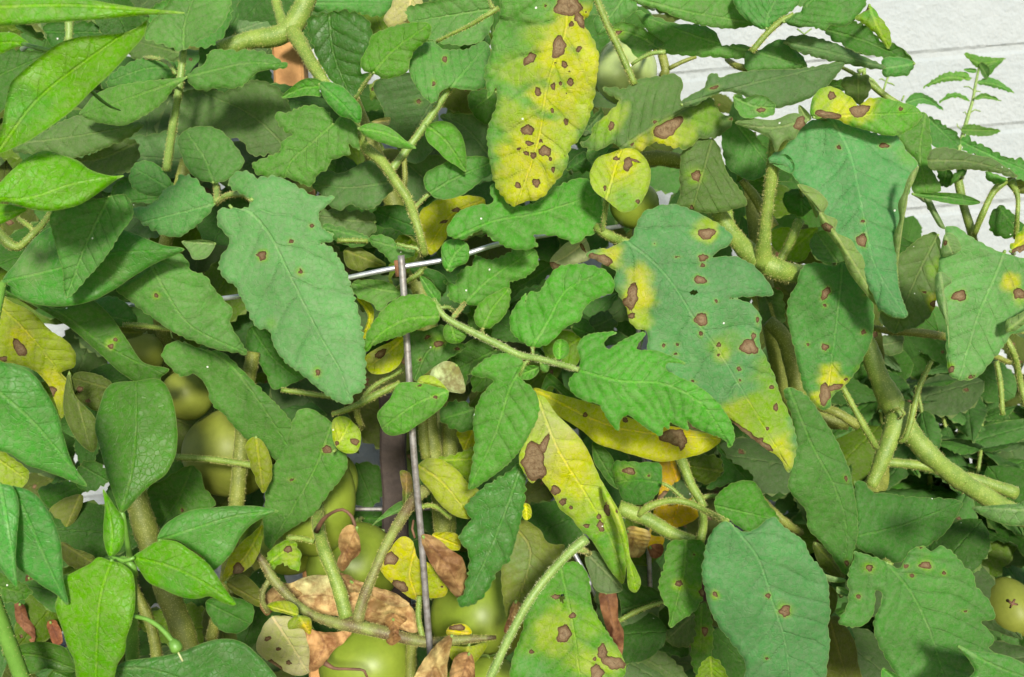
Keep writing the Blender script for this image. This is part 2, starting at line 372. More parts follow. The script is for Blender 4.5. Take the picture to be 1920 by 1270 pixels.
def build_leaf(plant, reg, depth, cls, poly, rib, ser=None, wave=22, fold=None, tilt=None, curl=None, wavy=None, quilt=None, S=(), B=(),
               holes=(), h=None, lab=None, mat=None, val=1., name='leaf', pet=True, spacing=None, rev=False):
    SEED[0] += 1; sd_ = SEED[0]; r = random.Random(sd_)
    depth = depth / 100.
    pepper = cls[0] == 'p' and cls != 'pale'; dry = cls in ('br', 'tan', 'rust')
    poly = conv(reg, parse(poly) if isinstance(poly, str) else poly); rib = conv(reg, parse(rib) if isinstance(rib, str) else rib)
    sc = 1 / 2.954 if reg != 'P' else 1.
    if ser is None: ser = .5 if pepper else (1.5 if dry else 2.0)
    if cls[0] == 't' and cls != 'tan' and ser > .7: ser = ser * 2.5; wave = wave * .8
    if pepper and wave == 22: wave = 40
    if quilt is None: quilt = .35 if pepper else .65
    size = np.ptp(poly, axis=0).max()
    if h is None: h = 3.4 if size > 150 else 3.0 if size > 70 else 2.4
    if fold is None: fold = r.choice([-1, 1]) * r.uniform(.08, .3)
    if tilt is None: tilt = r.uniform(-.15, .25)
    if curl is None: curl = r.uniform(0, .35)
    if wavy is None: wavy = .0014 if pepper else .0021
    if dry: wavy = .0045
    Q = serrate(catmull(poly, 3.5, True), ser, wave, sd_)
    R = catmull(rib, 12.)
    ax = R[-1] - R[0]; ang = math.atan2(ax[1], ax[0]); ca, sa = math.cos(ang), math.sin(ang)
    o = Q.mean(0); q = Q - o; u = q[:, 0] * ca + q[:, 1] * sa; v = -q[:, 0] * sa + q[:, 1] * ca
    us = np.arange(u.min() - h, u.max() + 2 * h, h); vs2 = np.arange(v.min() - h, v.max() + 2 * h, h)
    nu, nv = len(us), len(vs2)
    def world(uu, vv): return o[0] + uu * ca - vv * sa, o[1] + uu * sa + vv * ca
    UC, VC = np.meshgrid(us[:-1] + h / 2, vs2[:-1] + h / 2, indexing='ij'); cx, cy = world(UC.ravel(), VC.ravel())
    ins = inside(cx, cy, Q)
    for (hx, hy, hr1, hr2) in holes:
        p = conv(reg, [(hx, hy)])[0]; ins &= (((cx - p[0]) / (hr1 * sc)) ** 2 + ((cy - p[1]) / (hr2 * sc)) ** 2) > 1
    ins = ins.reshape(nu - 1, nv - 1)
    I, J = np.nonzero(ins)
    idx = lambda i, j: i * nv + j
    quads = np.stack([idx(I, J), idx(I + 1, J), idx(I + 1, J + 1), idx(I, J + 1)], 1)
    used, inv = np.unique(quads, return_inverse=True); quads = inv.reshape(quads.shape)
    cnt = np.bincount(quads.ravel(), minlength=len(used))
    x, y = world(us[used // nv], vs2[used % nv])
    npnt, dist = nearest_on(x, y, Q)
    bd = (cnt < 4) & (dist < 1.6 * h)
    x = np.where(bd, npnt[:, 0], x); y = np.where(bd, npnt[:, 1], y); dist = np.where(bd, 0, dist)
    s, wd, L = polyline_proj(x, y, R)
    mp = mpp(depth)
    sn = s / L
    W = max(10., np.percentile(np.abs(wd), 96))
    aw = np.abs(wd)
    # side veins
    sp = spacing or (L / r.uniform(6, 7.5) if L > 160 else L / r.uniform(4.2, 5.2))
    side = np.where(wd > 0, .45, 0.)
    ph = (s - aw * (.75 if not pepper else 1.0) - .0025 * aw ** 2 * (60. / max(W, 30))) / sp + side + .38 * noise2(x / 50, y / 50, sd_ + 5) + .10 * noise2(x / 16, y / 16, sd_ + 6)
    fr = np.abs(ph - np.round(ph)); sdv = fr * sp * .75
    vein = np.minimum(np.maximum(aw - 1.2 * (1 - np.clip(sn, 0, 1)), 0), sdv + .45 + aw / W * 1.3 + (1.0 if pepper else 0.) + 1.5 * np.clip(noise2(x / 28, y / 28, sd_ + 8) + .1, 0, 1) + np.where(sn > .97, 5, 0)) * mp * 1000
    # relief
    z = depth + tilt * (s - L / 2) * mp + fold * aw * mp * (1 - .4 * aw / W) + curl * L * mp * (np.clip(sn, 0, 1.1) ** 2 - .33) * .5
    qs = quilt * min(size, 260) / 250 * mp / .00028 * (.45 if pepper else .75)
    z += qs * (.0010 * np.exp(-(sdv / 2.8) ** 2) - .0007 * np.sin(np.clip(fr * 2, 0, 1) * 1.57)) * np.clip(aw / W * 3, 0, 1) * np.clip(1.25 - aw / W * .7, 0, 1) * (.7 + .5 * noise2(x / 22, y / 22, sd_ + 3))
    z += wavy * (.25 + .75 * (aw / W)) * noise2(x / 34, y / 34, sd_) * min(1.5, size / 150)
    z += wavy * .45 * noise2(x / 13, y / 13, sd_ + 1) * (1.7 if dry else .5)
    if dry: z += .0018 * np.abs(np.sin(ph * 3.14159)) + .0012 * np.abs(noise2(x / 7, y / 7, sd_ + 2)) + .003 * (aw / W) ** 2 * np.sin(s / 17. + sd_)
    z += .0016 * np.clip(1 - dist / 9, 0, 1) ** 2 * (1 if fold >= 0 else -1)       # edge rolls a little
    # colour
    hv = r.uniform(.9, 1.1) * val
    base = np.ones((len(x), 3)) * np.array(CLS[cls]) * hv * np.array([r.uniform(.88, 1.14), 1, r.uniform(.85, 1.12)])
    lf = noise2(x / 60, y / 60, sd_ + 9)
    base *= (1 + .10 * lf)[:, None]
    for b in B:
        bx, by, br_, bc = b[:4]; st = b[4] if len(b) > 4 else .9
        p = conv(reg, [(bx, by)])[0]; rr = br_ * sc
        dd = np.hypot(x - p[0], y - p[1]) / rr + .42 * noise2(x / 13, y / 13, sd_ + 21) + .25 * noise2(x / 30, y / 30, sd_ + 22) + .12 * noise2(x / 4.5, y / 4.5, sd_ + 27)
        wgt = st * np.clip(1.5 - dd, 0, 1); wgt = wgt * wgt * (3 - 2 * wgt)
        wgt = wgt * (1 - .55 * np.exp(-(np.minimum(aw, sdv) / 3.5) ** 2) * (1.25 - wgt)) * (.86 + .14 * noise2(x / 7, y / 7, sd_ + 33))
        base = base * (1 - wgt[:, None]) + np.array(CLS[bc]) * wgt[:, None]
    les = np.full(len(x), 30.)
    for e in S:
        ex, ey, rx = e[:3]; ry = e[3] if len(e) > 3 else rx; ro = math.radians(e[4]) if len(e) > 4 else 0
        p = conv(reg, [(ex, ey)])[0]; rx *= sc; ry *= sc
        dx, dy = x - p[0], y - p[1]; a = dx * math.cos(ro) + dy * math.sin(ro); b = -dx * math.sin(ro) + dy * math.cos(ro)
        k = np.sqrt((a / rx) ** 2 + (b / ry) ** 2); th = np.arctan2(b, a)
        k = k * (1 + .10 * np.sin(3 * th + ex) + .08 * np.sin(5 * th + ey))
        sdd = (k - 1) * math.sqrt(rx * ry)
        les = np.minimum(les, sdd)
    if len(S) and cls[0] in 't':
        hw = np.exp(-(np.clip(les, 0, 99) / 3.5) ** 2)[:, None] * .22
        base = base * (1 - hw) + np.array(CLS['yg']) * hw
    les = les * mp * 1000
    P3 = unproj(x, y, z)
    m = mat or (M_PEP if pepper else M_DRY if dry else M_TOM)
    # normal towards the camera
    a, b, c = P3[quads[0, 0]], P3[quads[0, 1]], P3[quads[0, 2]]
    n = np.cross(b - a, c - a); vdir = np.array(CM.translation) - a
    if (n @ vdir < 0) != rev: quads = quads[:, ::-1].copy()
    ob = mesh_np(name, P3, quads, m, plant, True, attrs=dict(vein=vein, les=les, edge=dist * mp * 1000), cols=base)
    if lab: ob['label'] = lab
    # petiole tucked behind the blade
    if pet:
        b0 = R[0]; c0 = R[min(len(R) - 1, len(R) // 3)]; bz = depth - tilt * L / 2 * mp + .0006
        pts = [unproj(b0[0], b0[1], bz), unproj(b0[0] + (c0[0] - b0[0]) * .3, b0[1] + (c0[1] - b0[1]) * .3 + 4, bz + .012),
               unproj(b0[0] + (c0[0] - b0[0]) * .6, b0[1] + (c0[1] - b0[1]) * .6 + 10, bz + .045)]
        pts = [np.array(p) for p in pts]
        tube('petiole', catmull(np.array(pts) * 1000, 6) / 1000, np.linspace(.0008, .0015, len(catmull(np.array(pts) * 1000, 6))), M_STEMP if pepper else M_STEML, ob_par(ob), 6)
    return ob
def ob_par(o):
    return _P(o)
class _P:                                   # lets mesh_np subtract the plant's base while parenting to the leaf
    def __init__(s, o): s.o = o
_link = link
def link(o, parent=None):
    return _link(o, parent.o if isinstance(parent, _P) else parent)
_mesh_np = mesh_np
def mesh_np(name, V, F, mats, parent=None, *a, **k):
    if isinstance(parent, _P):
        V = np.asarray(V) - np.array(parent.o.parent.location)
        ob = _mesh_np(name, V, F, mats, None, *a, **k); ob.parent = parent.o; return ob
    return _mesh_np(name, V, F, mats, parent, *a, **k)
def stem(plant, reg, pts, mat=None, hair=6, name='stem', sides=12, label=None, hairlen=.0016, hairmat=None):
    """pts: x,y,depth_cm,radius_px"""
    a = np.array(parse(pts) if isinstance(pts, str) else pts, float)
    xy = conv(reg, a[:, :2]); sc = 1 / 2.954 if reg != 'P' else 1.
    P = np.concatenate([xy, a[:, 2:3], a[:, 3:4] * sc], 1)
    C = catmull(P, 9.)
    W = unproj(C[:, 0], C[:, 1], C[:, 2] / 100)
    k = np.arange(len(C)); R = C[:, 3] * mpp(C[:, 2] / 100) * (1 + .04 * np.sin(k * .9) + .03 * np.sin(k * 2.3 + 1))
    return tube(name, W, R, mat or M_STEM, plant, sides, hair, hairlen, hairmat, label)
# ---------------------------------------------------------------- ground and wall
def build_ground():
    n = 90; xs = np.linspace(-1, 1, n); xs = np.sign(xs) * np.abs(xs) ** 3 * 30
    X, Y = np.meshgrid(xs, xs, indexing='ij'); Y = Y - 0
    Y = np.where(Y > 1.05, 1.05 + (Y - 1.05), Y)
    Z = .012 * noise2(X * 14, Y * 14, 3) * np.exp(-(np.hypot(X, Y) / 3) ** 2)
    V = np.stack([X, Y, Z], -1).reshape(-1, 3); i, j = np.meshgrid(np.arange(n - 1), np.arange(n - 1), indexing='ij'); i = i.ravel(); j = j.ravel()
    F = np.stack([i * n + j, (i + 1) * n + j, (i + 1) * n + j + 1, i * n + j + 1], 1)
    tag(mesh_np('ground', V, F, M_SOIL), kind='structure')
build_ground()
def box_geo(x0, x1, y0, y1, z0, z1):
    V = [(x, y, z) for x in (x0, x1) for y in (y0, y1) for z in (z0, z1)]
    F = [(0, 1, 3, 2), (4, 6, 7, 5), (0, 4, 5, 1), (2, 3, 7, 6), (0, 2, 6, 4), (1, 5, 7, 3)]
    return V, F
WALL_Y = 1.07
wall = thing('brick_wall', 'white painted brick wall behind the plants', 'wall', loc=(0, WALL_Y + .1, 0))
V, F = box_geo(-1.9, 1.9, WALL_Y + .0017, WALL_Y + .20, -.05, 1.5); mesh_np('mortar', V, F, M_WALL, wall, False)
BH, BW, JT = .0812, .225, .008
def brick_mesh(seed, half):
    """a slightly worn brick face, recessed all round"""
    r = np.random.default_rng(seed); nx, nz = (5, 4); bw = BW if not half else BW / 2
    xs = np.array([-.5, -.3, 0, .3, .5]) * bw; zs = np.array([-.5, -.45, .45, .5]) * (BH - JT * .6)
    V = []; F = []
    for i, x in enumerate(xs):
        for j, z in enumerate(zs):
            e = i in (0, nx - 1) or j in (0, nz - 1)
            V.append((x, (.0018 if j in (0, nz - 1) else (0 if i in (0, nx - 1) else r.uniform(-.0006, .0003))), z + r.normal(0, .0006)))
    for i in range(nx - 1):
        for j in range(nz - 1): F.append((i * nz + j, (i + 1) * nz + j, (i + 1) * nz + j + 1, i * nz + j + 1))
    me = bpy.data.meshes.new('brick'); me.from_pydata(V, [], F); me.materials.append(M_WALL)
    return me
_a = unproj(1880, 92, 1.); _c = np.array(CM.translation); JZ = float((_c + (_a - _c) * (WALL_Y / (_a - _c)[1]))[2])
bms = [brick_mesh(s, False) for s in range(6)]
for row in range(1, 20):
    for c in range(-6, 7):
        x = c * BW + (BW / 2 if row % 2 else 0) + .07
        z = (row - 8.5) * BH + JZ
        if x < -1.0 or x > 1.1: continue
        b = bpy.data.objects.new('brick', random.choice(bms)); b.location = (x, -.1, z); link(b, wall)
# ---------------------------------------------------------------- the plants' roots
T1 = thing('tomato_plant', 'tall tomato plant in the wire cage, big toothed leaves with yellow and brown spotted ones', 'tomato plant', 'tomato plants by the wall', tuple(np.array([-.02, .72, 0])))
T2 = thing('tomato_plant', 'tomato plant beside the cage with thick forked bare stem and drooping spotted leaves', 'tomato plant', 'tomato plants by the wall', (.38, .78, 0))
PT = thing('pepper_plant', 'pepper plant with smooth pointed yellow-green leaves reaching in at the upper corner', 'pepper plant', 'pepper plants before the tomatoes', (-.42, .40, 0))
PB = thing('pepper_plant', 'pepper plant with smooth leaves and a bare flower stalk at the lower corner', 'pepper plant', 'pepper plants before the tomatoes', (-.22, .44, 0))
PR = thing('pepper_plant', 'small blue-green plant tips poking in at the lower corner below the forked stem', 'plant', None, (.30, .48, 0))
def L(reg, depth, cls, poly, rib, p=None, **k):
    if p is None:
        x, y = conv(reg, [parse(rib)[0]])[0]
        p = (PT if y < 450 else PB) if (cls[0] == 'p' and cls != 'pale') else (T1 if x < 1290 else T2)
    return build_leaf(p, reg, depth, cls, poly, rib, **k)
# ================================================================ upper left
L('A', 40, 'pb', "-60,-40 300,-40 560,10 760,42 1030,72 820,84 550,108 250,128 0,145 -60,150", "-60,40 400,30 1030,72", fold=.12, curl=.1, B=((200, 60, 300, 'pg', .5),))
L('A', 41.5, 'pb', "815,108 780,140 700,178 560,195 440,205 330,240 230,310 120,400 60,460 30,580 10,700 -20,800 -20,850 120,800 250,722 400,612 500,512 620,400 720,290 800,190", "-5,835 200,560 500,320 815,108", fold=-.25, curl=.1, B=((80, 600, 200, 'pg', .6),))
L('A', 44, 'pb', "-60,190 0,180 80,185 130,215 165,250 90,262 0,302 -60,312", "170,250 60,235 -60,250", fold=.1)
L('A', 43, 'pb', "700,970 620,975 500,940 430,890 330,855 250,835 170,862 80,930 0,1010 -60,1060 -60,1120 40,1120 150,1152 250,1170 350,1160 450,1130 560,1060 640,1000", "-60,1100 150,1100 400,1020 700,970", fold=.3, curl=.1)
L('A', 44, 'pb', "-60,1125 0,1128 150,1160 90,1200 0,1245 -60,1262", "-60,1190 40,1180 150,1160")
L('A', 55, 't', "1035,428 960,435 860,445 700,465 600,490 520,530 470,590 440,630 500,665 600,690 690,695 800,640 900,570 975,480", "1035,430 760,530 450,640", fold=.15, ser=1)
L('A', 58, 'tg', "60,830 120,790 200,760 330,680 450,640 600,665 790,690 740,745 650,790 550,832 400,875 280,850 150,850", "50,800 400,760 790,692", fold=.2, ser=1.5)
L('A', 62, 'tg', "280,880 420,880 560,830 680,770 760,790 745,940 640,965 560,1000 430,960", "740,800 560,880 300,900")
L('A', 58, 't', "735,920 800,890 880,920 940,990 940,1060 880,1088 780,1070 720,1015", "940,1050 860,1000 735,930", ser=1)
L('A', 53.5, 'tb', "1190,1122 1140,1060 1090,1000 1030,970 988,980 980,1010 900,1060 880,1100 820,1140 720,1160 760,1210 800,1245 860,1280 930,1310 1000,1310 1060,1270 1100,1240 1150,1190", "1190,1130 1000,1180 760,1240", fold=.2)
L('P', 48.4, 't', "95,400 130,380 190,372 235,366 250,400 225,440 200,480 165,520 125,558 117,505 103,455", "205,370 165,450 125,558", fold=-.3, ser=1.0, wave=18)
L('A', 55.5, 't', "1010,285 950,265 880,240 810,215 795,190 830,130 900,60 940,0 960,-60 1230,-60 1275,0 1260,80 1220,150 1150,200 1090,232 1040,262", "1018,285 1020,150 1085,-50", fold=-.2, B=((980, 20, 60, 'td', .5),))
L('P', 54.5, 't', "350,145 362,132 385,118 390,100 402,93 440,95 490,97 540,125 512,131 490,133 470,146 455,160 440,166 410,165 380,170 358,160", "350,145 400,132 470,118 540,125", fold=.2)
L('P', 60.5, 'tg', "335,180 380,165 420,172 450,162 480,150 520,165 540,190 548,230 542,275 500,290 470,290 452,262 400,262 350,262 330,240", "545,285 470,215 380,175", ser=3)
L('P', 56, 't', "333,262 350,243 380,237 410,243 440,272 458,305 445,322 425,338 400,343 370,335 350,315 340,290", "400,343 385,300 350,248", fold=.3, ser=.8)
L('P', 60, 't', "200,150 250,115 290,106 325,118 335,140 290,152 270,162 205,165", "335,130 280,128 200,155")
L('P', 68, 'td', "-20,100 60,95 95,100 60,150 20,200 -20,210", "-20,150 80,105")
L('P', 66, 'td', "85,45 150,42 185,40 215,45 265,55 270,75 190,90 130,95 95,85", "85,60 265,62")
L('P', 64, 'tg', "240,60 300,62 340,90 338,110 280,120 240,100", "340,100 245,75")
L('P', 66, 'tg', "60,250 150,240 260,255 330,250 345,300 300,350 200,360 110,330", "330,300 70,280")
L('P', 64, 't', "215,345 290,330 330,350 330,400 270,440 215,410", "330,370 215,380")
L('P', 57, 'tg', "225,395 262,380 300,392 318,420 300,440 250,450 225,430", "318,415 226,405")
# ================================================================ upper middle (B)
L('B', 52, 'tl', "650,405 595,392 580,340 620,260 640,200 720,160 830,130 962,133 965,200 930,240 880,280 850,350 840,395 760,430 700,435", "650,405 760,280 962,135", ser=.9, fold=.15)
L('B', 53.5, 't', "1080,488 1030,500 1000,560 972,572 900,500 860,430 845,370 860,300 910,240 990,235 1030,270 1130,275 1160,275 1270,230 1302,300 1285,400 1270,480 1200,500 1120,492", "1080,485 1170,380 1290,240", ser=1, fold=.2, S=((985, 460, 9, 14), (1045, 330, 14, 18)))
L('B', 53, 'tl', "935,735 960,690 1030,670 1090,690 1140,750 1160,820 1165,900 1162,955 1120,925 1060,890 1000,830 955,790", "940,690 1050,780 1160,945", ser=.7, fold=-.2)
L('B', 54, 't', "962,1072 930,1020 940,960 1010,920 1100,880 1200,865 1290,880 1310,960 1260,990 1190,1050 1120,1090 1050,1105 990,1095", "965,1070 1100,990 1305,900", ser=.8)
L('B', 51.5, 'tl', "350,472 362,452 420,458 480,480 530,530 580,590 587,640 570,687 520,660 460,640 420,600 380,550", "350,468 470,570 572,687", ser=.6, fold=.25)
L('B', 53, 'tl', "140,542 200,480 260,440 330,435 370,458 352,500 362,532 280,530 200,542", "368,480 260,490 140,542", ser=.6)
L('B', 51.5, 'tl', "570,710 620,685 700,690 760,720 820,770 888,822 800,822 720,800 640,772 590,742", "568,712 720,740 888,822", ser=.5, fold=.2)
L('B', 53.5, 't', "430,685 405,625 340,588 260,588 190,620 105,632 150,720 205,742 145,785 130,840 60,870 -20,910 0,960 80,978 160,982 240,1012 305,1032 340,970 400,930 412,892 442,882 470,870 520,850 515,800 572,832 565,760 555,690 510,655 470,640", "428,688 300,800 190,900 160,982", ser=2.2, fold=.15, wave=18)
L('B', 56, 'tg', "305,1022 380,940 460,960 540,930 590,900 650,890 720,930 752,980 762,1040 720,1090 660,1150 600,1162 520,1132 480,1160 420,1150 370,1090 340,1060", "760,1010 500,1040 308,1020", ser=1.5)
L('B', 58, 'tg', "350,1175 460,1165 560,1170 640,1175 660,1230 655,1290 500,1330 380,1300", "660,1230 500,1220 350,1200", ser=2)
L('B', 57, 'td', "290,100 400,72 500,60 620,110 640,230 590,330 580,400 640,412 620,450 550,542 500,520 430,460 380,400 340,330 320,260 290,180", "405,85 430,300 520,530", mat=M_GLO, fold=-.35, quilt=1.3)
L('B', 61, 't', "320,-40 760,-40 740,60 690,90 560,75 400,60 310,60", "310,20 740,20")
L('B', 58, 'cream', "705,107 740,50 785,-30 900,-30 935,60 957,132 850,135 740,152", "860,-30 850,50 845,135", fold=.3, lab='pale drained tomato leaf hanging')
L('B', 60, 'td', "1175,520 1230,500 1320,500 1330,600 1285,690 1200,632", "1330,510 1190,610", ser=1)
L('B', 61, 'tg', "1020,640 1120,630 1240,650 1290,720 1290,870 1160,862 1120,750", "1290,860 1150,700 1025,645", ser=1)
L('B', 63, 'tg', "650,470 760,410 900,420 990,560 1010,720 990,810 900,905 820,880 740,720 700,600", "990,540 860,760", ser=1, S=((900, 563, 14, 10),))
L('B', 66, 'tg', "830,900 1000,860 1060,900 1000,1060 900,1110 840,1080", "830,900 1000,1050")
L('B', 64, 'ty', "640,460 740,440 800,460 700,520 640,560", "640,500 790,455", B=((690, 490, 80, 'cream', .8),), S=((650, 495, 12),))
L('B', 62, 'cream', "640,675 700,655 745,650 735,690 690,690", "640,680 740,665", h=2.4)
L('P', 61, 'y', "785,403 820,375 850,368 908,373 908,390 855,407 840,430 835,450 808,478 795,465 788,430", "908,376 850,400 800,470", S=((856, 394, 9, 4, -10), (832, 416, 8, 3, -15)), lab='yellow leaf behind the forked stalk')
L('P', 51, 'tl', "838,440 855,402 890,385 925,380 918,352 940,343 957,345 945,372 960,386 1010,378 1045,350 1090,334 1115,345 1128,375 1132,410 1120,435 1100,443 1080,457 1050,445 1020,440 1000,442 1008,460 990,468 960,467 925,450 900,432 870,448", "850,447 925,415 1010,400 1115,365", ser=1.6, quilt=1.6, fold=.2)
L('F', 54, 't', "620,85 700,60 800,118 882,150 870,182 820,190 770,222 700,162", "870,165 740,120 620,90", ser=1.4)
L('F', 57, 't', "370,0 480,20 600,60 640,90 560,130 450,100 380,60", "640,90 380,20")
L('F', 60, 'td', "660,-80 820,-100 900,-40 880,60 760,30 660,0", "880,20 680,-60", ser=1.5)
# leaf tops behind
L('P', 57, 't', "760,20 830,0 900,-10 925,30 905,75 860,85 800,70", "905,20 780,40", ser=2)
L('P', 60, 'td', "862,60 905,45 920,80 905,105 870,100", "905,60 868,90", mat=M_GLO, quilt=1.4)
L('P', 63, 't', "280,20 360,-10 430,0 430,45 400,85 350,85 300,70", "420,0 300,60", ser=2)
L('P', 66, 'pale', "440,50 470,25 505,20 520,45 500,70 450,75", "440,60 515,35")
# ================================================================ hero: spotted yellow leaf top centre
HS = ((310, 30, 72, 62), (375, 110, 22, 52, -30), (260, 262, 36, 62, 8), (100, 325, 44, 24, -40), (328, 135, 15), (290, 358, 16, 22, -20), (316, 400, 8), (325, 455, 19, 24), (268, 462, 12), (228, 480, 13, 18),
      (142, 508, 18, 26), (222, 612, 12, 16), (300, 676, 14, 18), (86, 723, 38, 28), (95, 795, 22, 14), (160, 782, 12, 10), (180, 838, 36, 30), (80, 850, 16, 12), (118, 862, 18), (40, 825, 14, 7, -20),
      (215, 885, 10), (228, 940, 11, 14), (135, 1012, 23), (30, 1027, 20, 16), (375, 270, 13), (360, 278, 12), (185, 32, 10), (410, 66, 6), (68, 1005, 6), (290, 865, 5), (300, 515, 6), (240, 350, 8))
L('P', 48.5, 't', "944,-30 937,34 923,68 920,102 913,118 908,142 913,166 915,186 930,165 930,200 920,225 913,250 915,280 920,312 928,345 945,372 962,387 980,380 1017,370 1034,350 1055,325 1065,305 1068,281 1089,257 1102,230 1110,203 1116,169 1119,146 1123,108 1117,85 1105,61 1094,44 1108,20 1112,-30",
  "1058,-30 1062,50 1042,110 1026,160 1010,260 970,383", S=[(960 + a / 2.954, b / 2.954, *[v / 2.954 for v in q[:2]], *q[2:]) for a, b, *q in HS], ser=1.4, fold=.22, quilt=1.2, curl=.1,
  B=((1075, 60, 48, 'y', 1.), (1080, 130, 50, 'y', 1.), (1040, 110, 40, 'y', .9), (1062, 190, 45, 'y', .9), (1020, 190, 38, 'y', 1.), (1010, 250, 48, 'y', 1.), (1040, 270, 36, 'yg', .9), (985, 290, 44, 'y', 1.), (975, 350, 48, 'y', 1.), (1020, 335, 35, 'y', .9), (960, 215, 40, 'yg', .8), (975, 130, 36, 'yg', .7), (1098, 200, 26, 'yg', .8), (1000, 60, 28, 'yg', .6)),
  lab='long yellowing leaf covered in brown target spots, hanging at the top')
# ================================================================ C
L('C', 51, 't', "600,-40 1250,-40 1290,40 1340,130 1250,157 1100,150 950,112 800,50 700,20", "640,-20 950,60 1335,130", ser=1, fold=.2)
L('C', 56.5, 't', "440,-40 640,-40 695,40 600,120 480,192 450,130 470,60", "640,-40 560,70 480,185", ser=1)
L('C', 55, 't', "550,160 600,125 680,140 780,190 845,250 790,272 700,325 650,265 600,225", "800,260 700,200 555,160", ser=1, S=((590, 180, 18, 12),), B=((590, 180, 40, 'ty'),))
L('C', 54, 't', "680,60 800,95 900,130 1050,140 1130,182 1165,250 1260,245 1380,290 1300,322 1100,317 900,302 780,282 770,205 720,130", "1370,295 1100,230 700,80", ser=1.5)
L('C', 52.5, 'tg', "600,822 560,795 480,832 410,822 375,790 430,770 450,700 520,640 590,560 530,520 500,488 560,485 620,492 700,440 800,425 900,412 945,450 935,560 1000,560 1090,535 1150,620 1225,665 1130,762 1040,768 980,822 890,815 790,790 720,832 640,838",
  "600,822 800,690 1095,532", ser=1.6, fold=.25, curl=.2, S=((550, 700, 15, 27, 15), (860, 715, 88, 42, -32), (792, 675, 12, 9), (665, 800, 14, 7, -30), (1215, 658, 12, 8), (405, 715, 18)),
  B=((850, 770, 90, 'y', 1.), (720, 800, 60, 'y', .9), (960, 740, 70, 'yg', .9), (540, 640, 70, 'yg', .9), (500, 740, 60, 'ty', .8), (1080, 660, 90, 'ty', .7)), lab='half yellow leaf with one large brown patch')
L('P', 51.5, 'tg', "1275,195 1299,176 1320,165 1328,143 1343,137 1350,146 1366,140 1397,134 1460,130 1488,130 1532,124 1583,117 1566,145 1542,169 1505,190 1471,200 1447,203 1413,190 1390,178 1360,172 1329,183 1298,200", "1277,197 1400,160 1583,117", ser=1., fold=.2, S=((1338, 165, 9, 3, -15),))
L('C', 50, 'yg', "540,850 600,828 640,820 690,832 740,880 767,940 765,1010 740,1080 690,1150 620,1177 560,1142 525,1110 460,1062 432,1000 440,930 480,870", "520,1110 560,970 605,828", ser=.8, fold=-.25, S=((640, 910, 24, 40, 15), (575, 878, 22, 10), (680, 890, 40, 8, 20), (515, 1040, 10, 14), (697, 1118, 11)), B=((600, 900, 110, 'y', .8), (640, 1120, 90, 'tl', .7)), lab='small rounded yellow leaf with dark notch')
L('C', 53.5, 'tg', "950,822 1020,770 1100,768 1140,800 1170,890 1190,950 1240,1020 1290,1090 1302,1132 1220,1162 1150,1178 1050,1178 970,1152 903,1162 930,1080 928,950", "1110,770 1060,950 1000,1165", ser=.9, fold=.1, S=((1020, 975, 25, 30, 20), (995, 1155, 12, 16)), B=((1020, 975, 45, 'ty', .6),), val=.8)
L('C', 56.5, 't', "1170,700 1230,665 1300,700 1380,790 1425,850 1415,950 1330,1000 1250,970 1190,920", "1230,670 1410,900", ser=1)
L('C', 50.5, 't', "1230,520 1290,545 1350,525 1420,545 1460,590 1440,640 1350,650 1290,655 1240,600", "1230,540 1340,590 1455,600", ser=1, quilt=1.5, S=((1380, 610, 26, 12),))
L('C', 58, 't', "440,820 415,830 430,900 490,860 560,800 500,790", "430,830 540,800")
L('C', 60, 'td', "300,930 400,840 440,900 430,950 340,950", "310,940 430,860")
L('C', 58.5, 'tg', "450,640 500,600 500,680 440,740 400,700 430,660", "500,620 420,710")
# ================================================================ D upper right
L('D', 50, 't', "150,118 240,60 300,-40 580,-40 605,20 555,85 545,105 480,150 410,142 370,165 290,150 220,152", "145,122 260,40 350,-40", ser=1.6, fold=.15)
L('D', 50.5, 't', "40,165 -60,110 -130,20 -120,-40 100,-40 240,-40 230,20 150,90", "50,160 60,80 120,-30", ser=1, fold=.15)
L('D', 49.5, 'ty', "540,100 600,60 620,28 690,110 738,185 730,275 690,232 650,182 600,142", "620,30 650,110 728,270", ser=1.2, fold=.4, B=((620, 60, 50, 'tl', .9),), S=((600, 52, 22, 9, -30),))
L('D', 54, 'td', "370,162 480,118 600,140 680,225 730,262 745,238 820,290 868,355 800,335 700,318 600,302 490,262", "375,165 600,230 868,355", ser=2.4)
L('D', 57, 't', "490,250 560,225 700,260 820,285 868,355 700,305 560,298", "490,260 868,350", ser=1.5, val=.8)
L('D', 52, 'tg', "150,222 240,195 330,210 430,240 560,300 715,378 640,382 480,352 340,322 240,292 180,262", "150,235 400,290 715,378", ser=1.8)
L('D', 53, 't', "690,330 800,318 868,352 825,420 770,420 715,428 690,392", "868,353 770,370 695,380", ser=1.2)
L('D', 53, 't', "-60,282 0,282 100,225 160,222 230,290 270,345 272,375 180,385 60,395 -60,390", "-20,285 100,320 265,365", ser=1)
L('D', 57, 'tg', "470,440 540,420 610,425 625,500 600,545 570,585 535,560 490,520", "560,415 560,580", ser=2)
L('D', 59, 'td', "380,470 420,445 480,450 500,500 440,500", "380,475 495,480")
